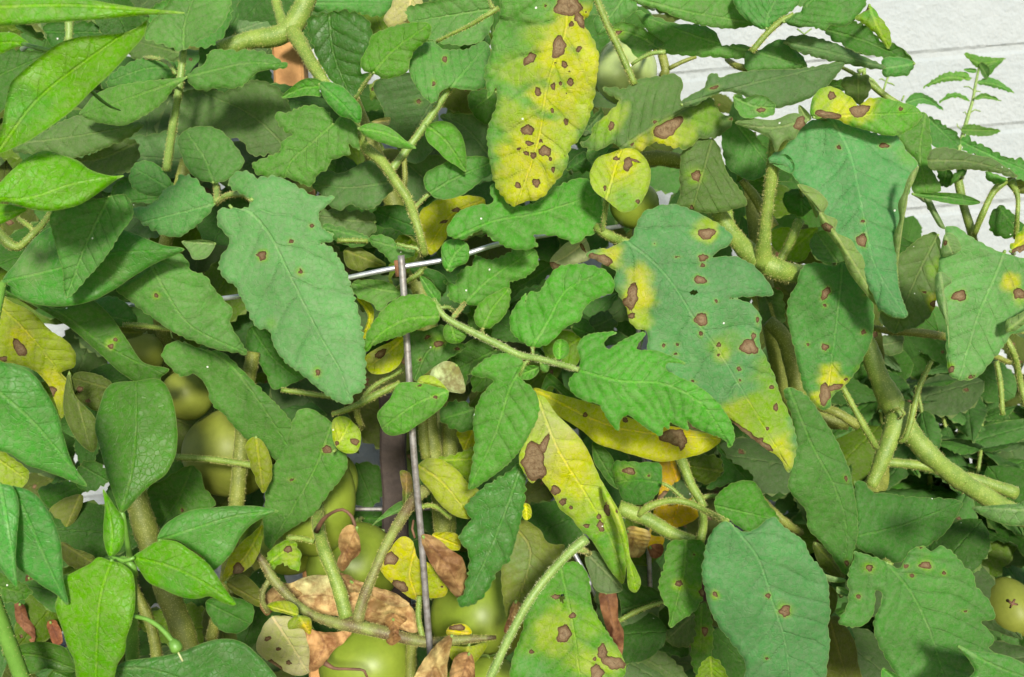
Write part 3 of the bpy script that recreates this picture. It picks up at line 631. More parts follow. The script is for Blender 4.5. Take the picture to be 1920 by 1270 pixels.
# hero right leaf and its folded yellow base
L('D', 50.4, 'tl', "300,650 300,560 330,510 385,480 440,490 490,522 532,552 560,585 620,546 700,545 800,568 872,590 912,632 880,692 800,742 720,752 620,727 500,692 440,662 370,655", "310,650 520,640 905,625", ser=.8, fold=.15, curl=0, wavy=.0008,
  S=((412, 530, 23), (565, 615, 55, 34, -10), (795, 605, 13, 14), (390, 640, 75, 22, 10)), B=((420, 570, 100, 'yg', 1.), (470, 610, 70, 'y', 1.), (590, 600, 75, 'y', 1.), (360, 600, 50, 'yg', .8)), lab='folded leaf base, bright yellow with brown blotches')
L('P', 51, 'tb', "1440,301 1488,258 1505,237 1532,223 1562,222 1589,230 1623,244 1657,254 1681,254 1698,281 1721,308 1712,330 1705,360 1694,400 1686,430 1681,480 1686,540 1700,595 1672,593 1647,577 1635,550 1620,522 1600,490 1580,465 1560,440 1545,415 1530,390 1518,360 1500,345 1487,330 1475,312",
  "1560,225 1592,284 1612,366 1624,430 1642,500 1697,592", ser=1.0, fold=.3, curl=.1, quilt=1.1, S=((1616, 451, 10, 12), (1657, 273, 9, 5), (1573, 276, 4), (1550, 427, 10), (1618, 415, 3)), B=((1700, 290, 25, 'ty', .4),), lab='large drooping leaf with rolled edges, at the right')
L('P', 50.3, 'pale', "1495,346 1512,348 1536,360 1553,382 1545,400 1570,413 1567,434 1596,450 1608,470 1626,490 1636,515 1646,530 1656,560 1664,582 1640,570 1612,538 1590,507 1578,475 1555,442 1540,425 1534,396 1515,372", "1500,355 1560,430 1650,575", ser=0, fold=.5, pet=False, S=((1549, 427, 12, 8),), name='rolled_leaf_edge', h=2.4)
L('P', 50.3, 'pale', "1700,340 1710,322 1723,311 1714,340 1704,360 1701,382 1694,418 1689,455 1684,505 1688,545 1680,500 1673,470 1676,440 1686,412 1684,382 1694,360", "1716,318 1700,380 1681,500", ser=0, fold=.5, pet=False, name='rolled_leaf_edge', h=2.)
L('P', 50.1, 'pale', "1378,230 1405,222 1450,225 1490,212 1515,226 1500,244 1488,262 1470,264 1455,285 1445,262 1420,248", "1515,225 1450,240 1380,232", ser=.8, fold=.3, S=((1500, 232, 10, 14, 30),))
L('P', 50.5, 'pale', "1500,220 1498,197 1510,205 1522,222 1516,228", "1515,226 1500,200", ser=0, pet=False, h=2)
L('P', 52, 'tb', "1442,300 1475,290 1490,310 1486,325 1460,315", "1490,300 1443,301", ser=.5, pet=False)
# leaves round it
L('D', 60, 't', "765,750 830,700 880,680 905,620 945,640 955,720 965,800 965,930 1000,1000 1018,1055 950,1075 860,1065 870,980 890,910 820,830", "930,650 900,850 940,1060", ser=1)
L('D', 63, 't', "940,650 980,660 1040,700 1110,740 1110,830 1000,830 960,780", "950,660 1100,800", ser=2.4, val=.8)
L('D', 58, 'tg', "955,935 950,850 990,820 1100,828 1200,858 1300,878 1380,930 1445,978 1400,982 1340,962 1250,947 1150,937", "955,890 1200,900 1445,978", ser=.8)
L('D', 60, 't', "1130,820 1155,740 1190,782 1240,798 1300,832 1380,872 1440,882 1530,890 1530,1010 1440,985 1380,935 1250,872", "1140,790 1350,890 1530,960", ser=3)
L('D', 60, 't', "1260,950 1330,970 1380,990 1380,1005 1330,1020 1280,1000", "1380,995 1262,955", h=2.4)
L('D', 61, 'ol', "1380,985 1440,990 1530,1000 1530,1060 1440,1070 1410,1040", "1530,1030 1385,990")
L('D', 56, 't', "855,1075 950,1068 1060,1068 1150,1080 1237,1122 1190,1137 1090,1132 980,1112", "860,1075 1050,1095 1237,1122", ser=.6, S=((1040, 1055, 30, 12),))
L('D', 63, 'td', "1290,1190 1340,1140 1400,1170 1440,1210 1500,1290 1420,1320 1300,1290", "1340,1150 1440,1280")
L('D', 57, 'pale', "920,1085 940,1075 990,1160 1040,1270 1010,1260 960,1180", "930,1080 1030,1265", fold=.4, ser=.5, h=2.4)
L('D', 61, 'td', "1000,935 1060,930 1080,1000 1030,1040 1005,1000", "1050,935 1030,1035", h=2.4)
L('D', 62, 'td', "1060,1030 1080,980 1110,945 1160,935 1120,990", "1150,940 1065,1028", h=2.4)
L('H', 56, 'ty', "1400,150 1430,80 1477,20 1530,20 1530,120 1477,150", "1400,152 1530,40", S=((1450, 150, 50, 25, -30),), B=((1460, 100, 50, 'y'),))
L('H', 58.5, 'tg', "775,200 860,110 930,60 990,50 1015,120 1003,300 992,420 962,500 880,572 800,592 760,608 700,562 680,482 750,520 830,512 790,400 770,290", "1000,60 880,300 760,600", ser=1.2, S=((982, 442, 26, 18), (930, 380, 22, 7, 20)), B=((985, 250, 60, 'ty', .8), (985, 440, 40, 'y', .8)))
L('H', 51, 'tb', "1010,180 1040,60 1045,15 1110,20 1180,70 1250,110 1330,150 1400,170 1477,190 1560,170 1560,560 1400,620 1370,670 1290,770 1230,840 1180,865 1110,862 1070,842 1052,790 1045,650 1040,540 1020,420 1000,320",
  "1370,150 1330,260 1220,520 1120,860", ser=1., fold=.22, S=((1120, 398, 42, 30, -10), (1450, 385, 36, 28, 20), (1072, 808, 14, 26, 30), (1185, 848, 22, 9, -20)), B=((1420, 330, 50, 'y', .9), (1395, 290, 30, 'y', .8), (1450, 410, 50, 'yg', .7), (1060, 790, 30, 'ty')), lab='drooping spotted leaf with curled edge at the far right')
L('H', 50.2, 'pale', "1025,180 1038,60 1068,48 1112,88 1128,142 1082,168", "1040,70 1080,160", ser=.5, fold=.5, pet=False, name='rolled_leaf_edge', h=2.2, S=((1042, 105, 10, 18, 30),))
L('H', 50.2, 'pale', "992,420 990,280 1020,265 1078,322 1035,362 1052,450 1062,620 1064,790 1048,560 1008,470", "1015,280 1035,420 1060,760", ser=.5, fold=.5, pet=False, name='rolled_leaf_edge', h=2.2)
L('H', 50.2, 'pale', "1380,600 1378,540 1430,510 1500,470 1560,440 1560,500 1500,540 1430,590", "1385,590 1540,470", ser=.5, fold=.4, pet=False, name='rolled_leaf_edge', h=2.2)
L('H', 54, 't', "430,232 300,215 240,252 220,330 175,410 165,500 182,600 202,680 222,780 240,840 252,900 290,970 330,1012 372,1032 405,1010 412,960 452,925 500,880 550,815 585,750 620,680 642,600 640,440 612,370 560,290 510,232 470,215",
  "470,225 450,450 415,750 375,1020", ser=.9, fold=.2, S=((378, 385, 20, 42, 30), (375, 452, 11), (376, 682, 20, 19), (588, 600, 15, 13), (278, 668, 8), (375, 945, 30, 62, 5), (430, 905, 55, 16, -15), (495, 862, 14, 9), (595, 393, 9, 6)), B=((385, 860, 80, 'y', 1.), (340, 960, 50, 'y', 1.), (470, 880, 40, 'y', .9), (560, 810, 30, 'ty', .6)), lab='leaf with brown dead tip ringed yellow, beside the forked stem', val=.92)
L('H', 59, 't', "290,100 340,40 430,60 470,120 480,200 430,215 330,190 300,150", "440,210 350,80", ser=1)
L('H', 60, 'ty', "60,60 130,20 250,30 330,20 320,80 290,160 240,210 150,190", "320,30 160,170", ser=1)
L('H', 60, 'pale', "330,20 380,60 400,40 420,80 370,60", "330,20 415,80", h=2.4, pet=False)
L('C', 60, 'td', "1240,990 1300,960 1400,980 1420,1060 1380,1100 1300,1050", "1420,1000 1250,1000")
L('D', 60, 'td', "140,1090 190,1050 240,1050 300,1100 380,1140 370,1165 300,1160 250,1200 170,1170", "240,1050 250,1190", ser=1)
L('D', 57, 'pale', "230,1045 300,1070 388,1115 345,1175 330,1210 300,1150 270,1090", "235,1048 350,1170", ser=.8)
# ================================================================ hero: big leaf mid-left
L('P', 49.5, 'tb', "412,392 408,420 428,445 430,458 415,480 410,501 420,522 440,535 450,555 464,582 474,603 487,618 503,618 514,650 537,681 565,701 592,725 615,742 632,753 656,758 666,738 681,731 684,657 676,603 664,555 649,511 632,478 615,460 600,457 622,452 625,440 605,428 598,400 609,389 627,371 585,366 561,352 538,338 514,330 480,333 465,322 440,325 428,345 440,358 458,366 470,385 440,392",
  "430,385 470,400 505,440 545,520 600,630 640,700 657,757", ser=1.8, wave=20, fold=.18, curl=.15, quilt=1.1, S=((491, 479, 8, 9), (545, 453, 4), (563, 510, 4, 5), (596, 698, 4, 7), (616, 427, 4, 8, -20), (584, 424, 4)), B=((491, 479, 12, 'ty', .8), (563, 510, 9, 'ty', .6), (596, 700, 11, 'ty', .7), (508, 605, 14, 'ty', .4), (450, 340, 30, 't', .5)), lab='broad pointed green leaf, the large central one left of the cage')
L('E', 50.5, 'pale', "1005,97 1060,92 1120,88 1192,108 1170,160 1140,190 1070,195 1045,150", "1190,110 1005,97", ser=.4, h=2.4)
L('E', 49.9, 'pm', "1022,140 900,116 760,60 640,15 540,-15 400,-20 270,20 180,90 90,210 20,300 10,340 60,385 180,440 340,458 500,430 620,372 740,292 850,225", "10,320 280,260 600,170 1022,140", p=PB, fold=.3, curl=.1, quilt=.6, ser=.4, val=1., B=((250, 400, 140, 'pg', .6), (180, 200, 110, 'pale', .6), (620, 260, 90, 'pale', .45)))
L('P', 55, 'td', "0,530 55,562 110,578 165,560 205,590 240,640 270,680 318,693 302,708 300,720 270,722 230,702 180,657 120,607 50,567 0,550", "0,540 110,585 200,650 312,705", ser=.6, fold=.3, val=1.3, S=((208, 650, 5), (217, 637, 4)), B=((208, 645, 9, 'ty'),))
L('E', 60, 'yg', "-40,380 60,430 180,490 280,590 370,650 418,720 412,790 340,825 382,870 370,960 345,1080 270,900 200,820 100,780 0,770 -40,800", "-40,420 150,600 330,820", ser=1, val=.8, S=((110, 690, 28, 55, -35), (20, 748, 22, 14), (285, 925, 30, 25, 30)), B=((120, 640, 60, 'y'), (280, 900, 90, 'y')), lab='yellow spotted leaf at the left edge')
L('E', 52.5, 't', "640,365 740,300 850,215 930,170 1000,165 1040,210 1062,262 1130,280 1180,350 1240,420 1290,480 1275,540 1300,600 1340,660 1372,722 1300,712 1200,697 1080,652 960,600 860,532 760,460 700,410", "835,225 920,380 1050,560 1372,722", fold=.2, S=((865, 397, 12),), B=((865, 397, 26, 'ty', .8),), ser=1.2)
L('P', 57, 't', "325,640 380,655 420,662 440,680 470,710 500,740 530,770 552,800 562,830 575,870 586,914 545,892 510,857 480,837 440,802 420,777 400,762 385,722 365,702 340,706 320,690 303,665", "345,642 420,675 490,760 586,914", fold=.2, ser=1.2)
L('P', 60.5, 'td', "470,612 505,622 517,652 540,685 572,705 547,720 512,730 498,702 480,672 462,650", "475,620 510,670 560,712", ser=1, val=1.3)
L('E', 59, 't', "450,480 600,400 700,440 760,540 700,570 620,560 560,520", "460,480 740,540", ser=1, val=.8)
L('E', 61, 'ol', "630,570 760,590 800,600 780,620 700,640 660,640", "630,600 800,605", h=3)
L('P', 50.5, 'pd', "205,722 250,715 300,712 320,740 332,800 330,850 310,890 280,912 255,937 228,962 215,935 200,890 190,850 178,800 187,760", "228,955 248,880 255,800 255,720", p=PB, fold=.2, ser=.6, quilt=.7)
L('P', 42, 'pg', "-20,680 20,683 60,700 90,740 110,780 120,820 137,870 163,912 120,897 80,882 50,872 20,852 -20,835", "-20,720 60,790 163,912", fold=.2)
L('P', 58, 'ol', "130,695 140,740 180,788 176,848 150,832 125,790 118,760", "130,700 150,770 170,845", ser=.5, fold=.5)
L('P', 62, 'ol', "140,700 200,710 215,740 185,770 160,760 135,735", "210,730 140,710", S=((150, 730, 6), (165, 752, 5, 3)), val=.8)
L('P', 56, 'yg', "-20,835 25,860 55,888 38,917 -20,905", "-20,850 50,900")
# ================================================================ lower left
L('I', 41, 'pg', "-60,200 20,200 70,215 105,300 98,450 88,600 92,772 50,732 0,662 -60,612", "0,200 45,450 90,770", fold=.2, p=PB)
L('I', 42, 'pg', "55,215 110,218 200,260 280,370 332,500 346,620 352,730 377,872 310,812 230,762 150,702 95,658 78,500 88,300", "75,218 180,450 290,700 375,870", fold=.2, p=PB)
L('I', 43, 'pb', "305,870 318,830 355,720 420,682 500,640 545,605 600,620 690,650 732,690 747,760 747,880 732,960 702,1050 692,1130 652,1200 610,1310 440,1310 410,1180 370,1090 340,990 315,920", "620,620 560,800 540,1000 530,1310", fold=.15, p=PB, B=((560, 1100, 150, 'pg', .3),))
L('I', 43.5, 'pb', "738,605 800,560 860,522 920,510 980,520 1060,570 1140,630 1192,690 1232,760 1307,872 1230,857 1160,822 1090,837 990,822 900,782 820,742 770,672", "738,608 950,660 1150,760 1307,872", fold=.2, p=PB, B=((1000, 780, 120, 'pg', .5),))
L('I', 46, 'pg', "870,510 900,440 960,390 1060,345 1180,330 1330,320 1440,325 1545,350 1477,378 1400,422 1340,482 1290,572 1230,642 1165,685 1130,612 1060,562 980,512 920,502", "880,512 1100,440 1300,380 1545,350", fold=.2, p=PB, val=.8)
L('I', 44, 'pb', "570,228 602,270 642,330 682,390 692,450 682,530 645,590 612,607 585,560 572,490 575,400 580,320", "612,605 620,450 570,228", fold=.3, p=PB)
L('I', 45, 'pg', "640,1215 700,1180 850,1160 1000,1130 1120,1082 1200,1060 1290,1060 1365,1090 1432,1150 1480,1200 1540,1310 620,1310 625,1240", "640,1225 820,1225 1100,1310", fold=.15, p=PB, val=.75)
L('I', 52, 'pd', "15,1145 90,1100 180,1075 280,1080 365,1112 402,1180 432,1232 350,1242 250,1222 190,1252 120,1242 60,1192", "20,1145 200,1150 430,1232", p=PB, val=.7)
L('I', 56, 'pd', "300,1225 430,1235 450,1310 250,1310", "300,1240 440,1300", p=PB, val=.7)
L('I', 60, 'td', "818,222 900,180 980,130 1060,98 1112,140 1132,220 1182,280 1192,322 1080,342 960,382 900,432 868,462 840,400 820,330", "1060,105 1000,260 880,440", ser=1.2, val=1.3, S=((1010, 345, 10),))
L('I', 54, 'yg', "1455,425 1442,560 1402,640 1342,690 1290,700 1228,747 1250,662 1272,600 1342,520 1402,470", "1455,430 1360,600 1228,747", ser=.8, S=((1318, 672, 30, 36, 10),), B=((1300, 690, 60, 'y'), (1420, 500, 60, 'ty', .6)), val=.8)
L('I', 57, 'ol', "1250,745 1340,700 1420,760 1477,840 1440,880 1340,830 1280,790", "1250,745 1450,860", ser=1)
L('I', 58, 'td', "1140,850 1300,828 1402,880 1397,960 1330,1022 1230,1015 1170,950", "1150,860 1370,970", ser=.8, val=1.3)
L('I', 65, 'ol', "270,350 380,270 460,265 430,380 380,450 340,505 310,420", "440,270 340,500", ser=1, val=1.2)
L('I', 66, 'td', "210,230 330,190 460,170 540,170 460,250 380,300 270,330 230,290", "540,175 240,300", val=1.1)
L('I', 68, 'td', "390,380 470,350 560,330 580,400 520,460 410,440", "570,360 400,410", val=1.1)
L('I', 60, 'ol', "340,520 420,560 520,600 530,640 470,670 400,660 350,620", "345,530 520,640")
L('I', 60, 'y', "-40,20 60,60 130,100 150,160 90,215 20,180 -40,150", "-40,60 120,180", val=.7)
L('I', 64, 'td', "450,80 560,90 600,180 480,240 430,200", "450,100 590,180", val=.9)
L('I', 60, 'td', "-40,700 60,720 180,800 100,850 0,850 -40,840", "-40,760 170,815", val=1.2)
# ================================================================ bottom centre
L('P', 58, 't', "545,802 560,770 580,766 610,783 628,800 652,868 643,893 617,925 587,965 557,985 527,1005 503,1030 493,990 497,942 500,907 515,870 535,840", "622,795 590,880 503,1030", ser=1., S=((613, 843, 9, 7), (546, 900, 5, 3)), B=((625, 880, 30, 'tl', .7),), fold=.15)
L('F', 56, 'yg', "430,1080 490,1065 540,1100 578,1150 582,1200 560,1262 500,1272 440,1232 420,1150", "430,1260 490,1160 530,1085", ser=.6, S=((450, 1215, 15, 12), (548, 1207, 26, 18, 20), (395, 1240, 24, 18, -30)), B=((450, 1150, 50, 'y', .6),), lab='small yellow-green leaflet with dark spots')
L('J', 52, 'br', "482,445 530,428 562,470 577,580 532,622 482,682 448,642 470,580 455,530", "560,440 510,550 470,670", ser=2, fold=.4, lab='crumpled dead brown leaflet hanging from a thin stalk')
L('J', 55, 'y', "810,490 772,520 745,560 705,610 692,680 740,740 810,800 882,842 915,822 960,832 1042,822 1062,790 1000,700 962,640 900,615 862,510", "870,600 850,700 890,830", ser=1, fold=.15, S=((745, 615, 40, 36), (800, 765, 50, 26, 30), (1030, 770, 7)), B=((960, 740, 90, 'yg', .8), (830, 680, 60, 'yg', .6)), lab='bright yellow leaf behind the upright wire')
L('J', 55.5, 'y', "975,478 1100,472 1127,500 1125,565 1060,562 1000,520", "980,485 1120,540", ser=.8)
L('J', 53, 'br', "918,480 1000,500 1072,560 1142,610 1167,700 1167,780 1132,837 1060,772 985,670 942,590", "925,490 1060,650 1140,820", ser=1, fold=.35, lab='dry brown leaf folded beside the upright wire')
L('J', 57.0, 'tan', "50,850 110,780 215,740 300,708 400,708 480,738 600,770 700,790 780,820 862,880 902,980 892,1022 750,992 640,972 600,950 450,932 300,902 200,862 100,882", "60,860 400,820 880,1010", ser=1, fold=.25, B=((300, 760, 120, 'cream', .8), (180, 790, 60, 'ol', .6), (700, 870, 90, 'ol', .5)), lab='large withered tan leaf behind the fruit stalk')
L('J', 56.6, 'cream', "0,1110 30,1010 80,940 160,930 260,962 312,1010 300,1120 300,1240 220,1262 100,1202 25,1150", "90,935 200,1100 285,1240", ser=1, fold=.2, mat=M_TOM, S=((65, 1058, 14, 20, 60), (125, 1115, 14, 11), (100, 1205, 50, 20, 30), (180, 1192, 14)), B=((150, 1080, 110, 'yg', .5),), lab='pale yellow half of a withering leaf')
L('J', 56.3, 'br', "262,962 320,1010 420,1022 532,1015 482,1082 430,1122 382,1192 302,1242 296,1120", "300,980 380,1080 310,1230", ser=1, fold=.3, val=1.15)
L('J', 56.2, 'br', "20,870 60,800 120,760 210,755 260,800 200,850 120,870 60,930", "60,910 120,820 250,790", ser=1.5, fold=.4)
L('J', 56.0, 'tan', "430,700 500,700 560,740 590,790 520,800 470,770", "440,705 580,790", ser=1.5, fold=.5)
L('J', 53, 'yg', "60,872 110,850 190,852 235,892 225,932 150,915 90,902", "230,925 65,875", ser=.6, B=((150, 880, 60, 'y', .5),), h=2.2)
L('J', 52.6, 'yg', "178,962 230,930 300,942 308,985 300,1035 250,1002 180,1002", "240,935 298,1030", ser=.6, B=((280, 1000, 50, 'o', .7),), h=2.2)
L('J', 55.8, 'tan', "520,740 560,735 650,770 760,800 850,870 780,880 700,850 600,790", "525,740 845,868", ser=1.5, fold=.5, B=((600, 780, 100, 'br', .8),))
L('J', 54, 'yg', "893,112 920,72 1000,58 1100,110 1180,198 1235,240 1185,300 1192,388 1110,380 1020,312 960,232 910,172", "900,100 1020,180 1190,385", ser=.9, fold=.2, B=((930, 90, 50, 'ol', .7),), lab='yellow-green leaf right of the upright wire')
L('J', 56, 'ty', "1000,60 1100,40 1200,0 1260,20 1240,140 1200,200 1100,110", "1000,70 1240,60")
L('P', 52.5, 'td', "975,867 955,884 917,907 887,931 872,955 884,972 870,990 861,1012 876,1032 880,1056 875,1087 870,1110 857,1131 872,1138 896,1128 917,1104 934,1070 955,1050 968,1010 978,969 985,925 982,880",
  "978,872 954,942 920,1030 868,1135", ser=2.0, wave=20, fold=.2, quilt=1.5, mat=M_GLO, val=1.35, lab='dark glossy toothed leaf')
L('J', 57, 'ol', "800,125 850,138 868,200 862,280 820,322 810,220", "830,315 835,130", ser=.8, B=((840, 180, 60, 'br', .8),), h=2.4)
L('J', 58, 't', "632,442 700,370 790,300 880,285 850,340 760,370 690,400", "880,290 635,440", ser=.5, val=.9, h=2.6)
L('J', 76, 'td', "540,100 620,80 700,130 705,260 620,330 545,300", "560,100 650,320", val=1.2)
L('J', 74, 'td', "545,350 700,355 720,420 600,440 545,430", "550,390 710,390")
L('J', 50, 'tan', "870,1310 900,1222 962,1132 1032,1060 1085,1035 1083,1092 1062,1182 1042,1310", "1085,1040 1010,1150 950,1310", ser=1, fold=.3, lab='dry tan leaf at the foot of the upright wire', B=((960, 1220, 60, 'br', .5),))
L('J', 52, 'br', "1108,1152 1190,1138 1198,1310 1080,1310", "1180,1140 1130,1310", ser=1.2, fold=.3)
L('J', 55, 'y', "1050,1022 1092,978 1172,985 1195,1030 1110,1062", "1190,1030 1055,1010", ser=.8, S=((1120, 995, 45, 18),), h=2.4)
L('J', 55.5, 'yg', "1058,1108 1180,1100 1282,1082 1222,1182 1190,1200 1112,1202", "1180,1090 1150,1200", ser=.8)
L('J', 54, 'br', "1372,1020 1400,930 1430,850 1465,860 1450,930 1415,1000 1385,1030", "1440,850 1375,1025", fold=.4, ser=1.5, h=2.4)
L('J', 54, 'br', "715,960 735,915 790,930 840,945 800,985 790,1020 800,1060 750,1095 722,1075 740,1020", "760,950 765,1090", fold=.4, ser=2, h=2.2, lab='crumpled brown flower remnant on the fruit stalk')
L('J', 56.6, 'yg', "-60,-20 0,-60 60,0 90,140 40,250 0,180 -40,60", "0,-60 40,240", val=.6)
L('J', 56, 'ty', "60,600 110,540 180,510 230,540 235,680 130,640 90,680", "70,640 220,520", S=((178, 562, 22, 20),), B=((200, 600, 50, 'yg'),), lab='leaf remnant with a hole')
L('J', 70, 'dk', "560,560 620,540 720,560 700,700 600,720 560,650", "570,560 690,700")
# ================================================================ right of centre bottom (K)
L('P', 56, 'y', "1000,728 1030,735 1070,745 1120,760 1200,790 1280,803 1352,824 1327,846 1285,859 1240,866 1200,857 1150,842 1120,832 1090,807 1050,782 1015,762", "1000,730 1150,800 1352,824", ser=.6, fold=.2, curl=.2,
  S=((1265, 820, 26, 15, 10), (1277, 832, 8, 12), (1104, 832, 18, 6, 35), (1097, 778, 5), (1172, 788, 5)), B=((1265, 820, 45, 'o', .6), (1060, 760, 50, 'yg', .5)), lab='long bright yellow leaf lying below the lobed green one')
L('P', 51.5, 'yg', "1003,742 1020,745 1042,775 1068,800 1090,825 1105,850 1122,890 1135,915 1150,945 1165,985 1172,1025 1174,1065 1168,1095 1150,1077 1130,1047 1108,1012 1085,990 1070,970 1050,955 1040,935 1025,912 1010,897 998,907 985,890 973,865 980,835 993,815 1000,780",
  "1008,745 1045,840 1100,930 1145,1010 1170,1092", ser=1., wave=18, fold=.25, quilt=1.2, val=1.15, S=((1001, 868, 21, 37, -5), (1020, 835, 7, 20, 20), (1041, 920, 9, 9), (1055, 942, 8, 6, -30), (1070, 952, 4), (1123, 969, 5, 5), (1126, 987, 6, 12, -10), (1100, 987, 5), (1138, 957, 5, 12, -15)),
  B=((1050, 860, 60, 'y', .8), (1030, 800, 50, 'cream', .6), (1085, 900, 40, 'y', .6), (1020, 850, 30, 'cream', .6), (1150, 1050, 50, 'tl', .9), (1110, 1000, 36, 'tl', .7), (1060, 945, 20, 'tl', .4)), lab='drooping yellow leaf with a brown torn edge and spots')
L('K', 50.6, 'ty', "500,200 560,290 612,390 642,500 654,600 692,680 715,747 685,802 648,782 634,662 608,520 556,380 508,285", "505,220 600,420 650,620 688,795", ser=.5, fold=.4, B=((560, 320, 60, 'yg'), (600, 420, 50, 'yg')), S=((530, 340, 12, 40, -15), (580, 350, 7, 16)))
L('K', 50, 'tl', "280,640 360,632 420,700 432,760 442,860 482,950 542,1040 582,1100 622,1180 632,1232 560,1310 0,1310 0,1180 25,1100 60,1000 80,900 115,840 170,700 225,655", "265,640 300,800 340,1000 380,1310", ser=1., wave=20, fold=.2, quilt=1.1,
  S=((288, 1030, 38, 52, 15), (335, 930, 22, 16, -20), (245, 825, 26, 14), (560, 1190, 60, 34, 15), (500, 1130, 26, 40), (470, 1250, 36, 50), (110, 1130, 18, 10), (460, 1170, 10, 12), (600, 1200, 30, 24)), holes=((278, 832, 12, 26),),
  B=((200, 1010, 110, 'yg', .9), (440, 1000, 80, 'ty', .8), (400, 1200, 90, 'yg', .7), (500, 1180, 90, 'yg', .9), (300, 880, 60, 'yg', .4), (120, 1240, 80, 'tb', .5), (330, 780, 60, 't', .5)), lab='mottled yellow and green leaf with brown spots at the bottom edge')
L('K', 54, 'pale', "405,600 460,570 530,635 600,740 612,790 510,807 460,782 428,700", "420,590 520,690 605,780", ser=.8, val=.75)
L('K', 57, 'td', "560,82 700,80 822,90 832,150 826,210 772,290 700,317 620,292 590,230", "825,195 700,180 590,190", ser=.9, S=((650, 128, 36, 19, 10), (755, 155, 10, 7)), B=((620, 140, 60, 'ty', .6),), val=1.35)
L('K', 58, 'td', "450,-40 560,60 575,180 590,230 540,200 490,130 455,80", "450,0 580,220", ser=.6, val=1.1)
L('K', 66, 'o', "808,90 890,58 920,120 980,230 1022,320 1032,380 890,447 800,432 770,480 845,500 780,602 752,560 768,420 800,300 822,200", "880,70 930,250 880,440", ser=1, lab='orange-yellow dying leaf', S=((850, 270, 40, 30, -20),))
L('K', 65, 'tan', "640,440 765,470 752,540 712,602 660,606 640,540", "640,460 720,590", B=((700, 500, 70, 'o', .5),))
L('K', 64, 'rust', "760,545 830,535 835,590 800,610 765,600", "765,550 830,600", h=2.4)
L('K', 55, 'ol', "-10,430 60,400 150,450 205,530 290,540 250,620 180,700 110,800 60,900 -10,960 -60,700", "0,420 100,560 20,900", ser=1.6, val=1.5, B=((60, 600, 120, 'pale', .6),))
L('K', 53, 'y', "55,312 90,310 108,340 105,385 75,402 55,370", "75,312 85,400", ser=.2, h=2.)
L('K', 54, 'td', "870,522 960,510 1060,520 1064,640 1050,760 1062,820 1002,912 940,952 873,997 870,902 838,850 812,760 840,660 852,580", "965,515 950,700 873,997", ser=1.3, val=1.5, S=((925, 752, 20, 17), (1056, 800, 22, 26), (1010, 592, 8)), B=((925, 752, 34, 'ty'), (1030, 790, 40, 'ty', .7), (960, 650, 70, 'ty', .3)))
L('P', 55.5, 'td', "1340,937 1372,907 1412,903 1437,940 1462,977 1440,975 1405,997 1370,977 1345,962", "1345,950 1455,975", ser=.9, val=1.6)
L('P', 50, 'tb', "1363,977 1340,990 1326,1016 1319,1050 1316,1077 1322,1107 1329,1138 1346,1172 1363,1195 1380,1216 1397,1243 1400,1290 1540,1290 1552,1239 1556,1199 1552,1178 1557,1155 1555,1128 1554,1102 1549,1080 1535,1060 1518,1040 1508,1016 1491,1002 1471,989 1452,970 1436,975 1424,987 1403,997 1383,993",
  "1372,985 1420,1045 1447,1124 1471,1199 1482,1290", ser=1.2, wave=24, fold=.18, quilt=1., S=((1472, 1146, 10, 11), (1440, 1117, 5), (1341, 1115, 5), (1437, 1234, 3)), B=((1472, 1146, 17, 'ty', .6), (1341, 1115, 10, 'ty', .7)), lab='broad green leaf with one brown spot at the bottom edge', val=.9)
L('L', 52, 'pale', "365,700 420,712 490,728 488,742 430,745 385,735", "370,705 488,735", ser=.5, h=2.2)
L('L', 52, 'pale', "440,770 480,775 515,800 512,825 470,815 440,800", "442,775 512,820", ser=.5, h=2.2)
L('L', 53, 't', "150,-330 260,-300 380,-140 460,0 510,120 535,240 553,360 557,480 532,580 490,705 445,650 385,560 340,510 280,445 270,350 220,290 172,220 185,130 205,50 195,-150", "180,-320 310,0 420,200 490,420 485,690", fold=.25, quilt=1.6, ser=1., val=.8, S=((495, 640, 12, 18), (490, 170, 8, 18, -20)))
L('L', 58, 't', "545,180 600,200 640,245 720,250 820,270 980,278 1132,300 1100,382 1040,472 960,532 860,572 780,637 700,622 620,582 550,545 548,400", "555,490 800,430 1132,300", fold=.15, ser=1.4, wave=26, val=.78)
L('L', 51, 't', "740,648 690,620 600,590 540,575 535,620 512,660 500,740 508,800 490,892 448,962 508,992 582,985 632,940 652,860 657,783 692,812 682,870 645,960 656,1050 682,1110 720,1180 760,1240 790,1310 1360,1310 1325,1140 1280,1112 1312,1075 1290,1020 1240,962 1312,950 1312,900 1270,830 1210,762 1200,700 1150,660 1120,620 1062,562 1002,546 960,577 930,547 860,560 822,602 800,652 770,668",
  "715,635 850,800 950,1000 1045,1310", fold=.15, ser=1.3, wave=24, quilt=1., S=((622, 664, 20, 18), (932, 650, 34, 20, 5), (823, 657, 15, 10), (855, 709, 16, 11), (1033, 693, 11), (560, 822, 13), (1150, 905, 12, 5), (905, 552, 12, 6)), B=((622, 664, 34, 'ty', .6), (932, 650, 50, 'ty', .6), (700, 640, 60, 'tl', .4)), lab='lobed green leaf with a split left lobe at the lower right')
L('L', 47.5, 'pale', "1187,332 1280,320 1380,312 1440,308 1500,282 1560,260 1560,450 1480,432 1400,432 1300,402 1240,372", "1560,350 1187,332", p=PR, ser=.3, mat=M_PEP, val=.95, B=((1400, 370, 300, 'pg', .5),))
L('L', 48, 'pg', "692,1222 740,1238 800,1275 830,1320 700,1310", "700,1225 800,1310", p=PR, val=.9)
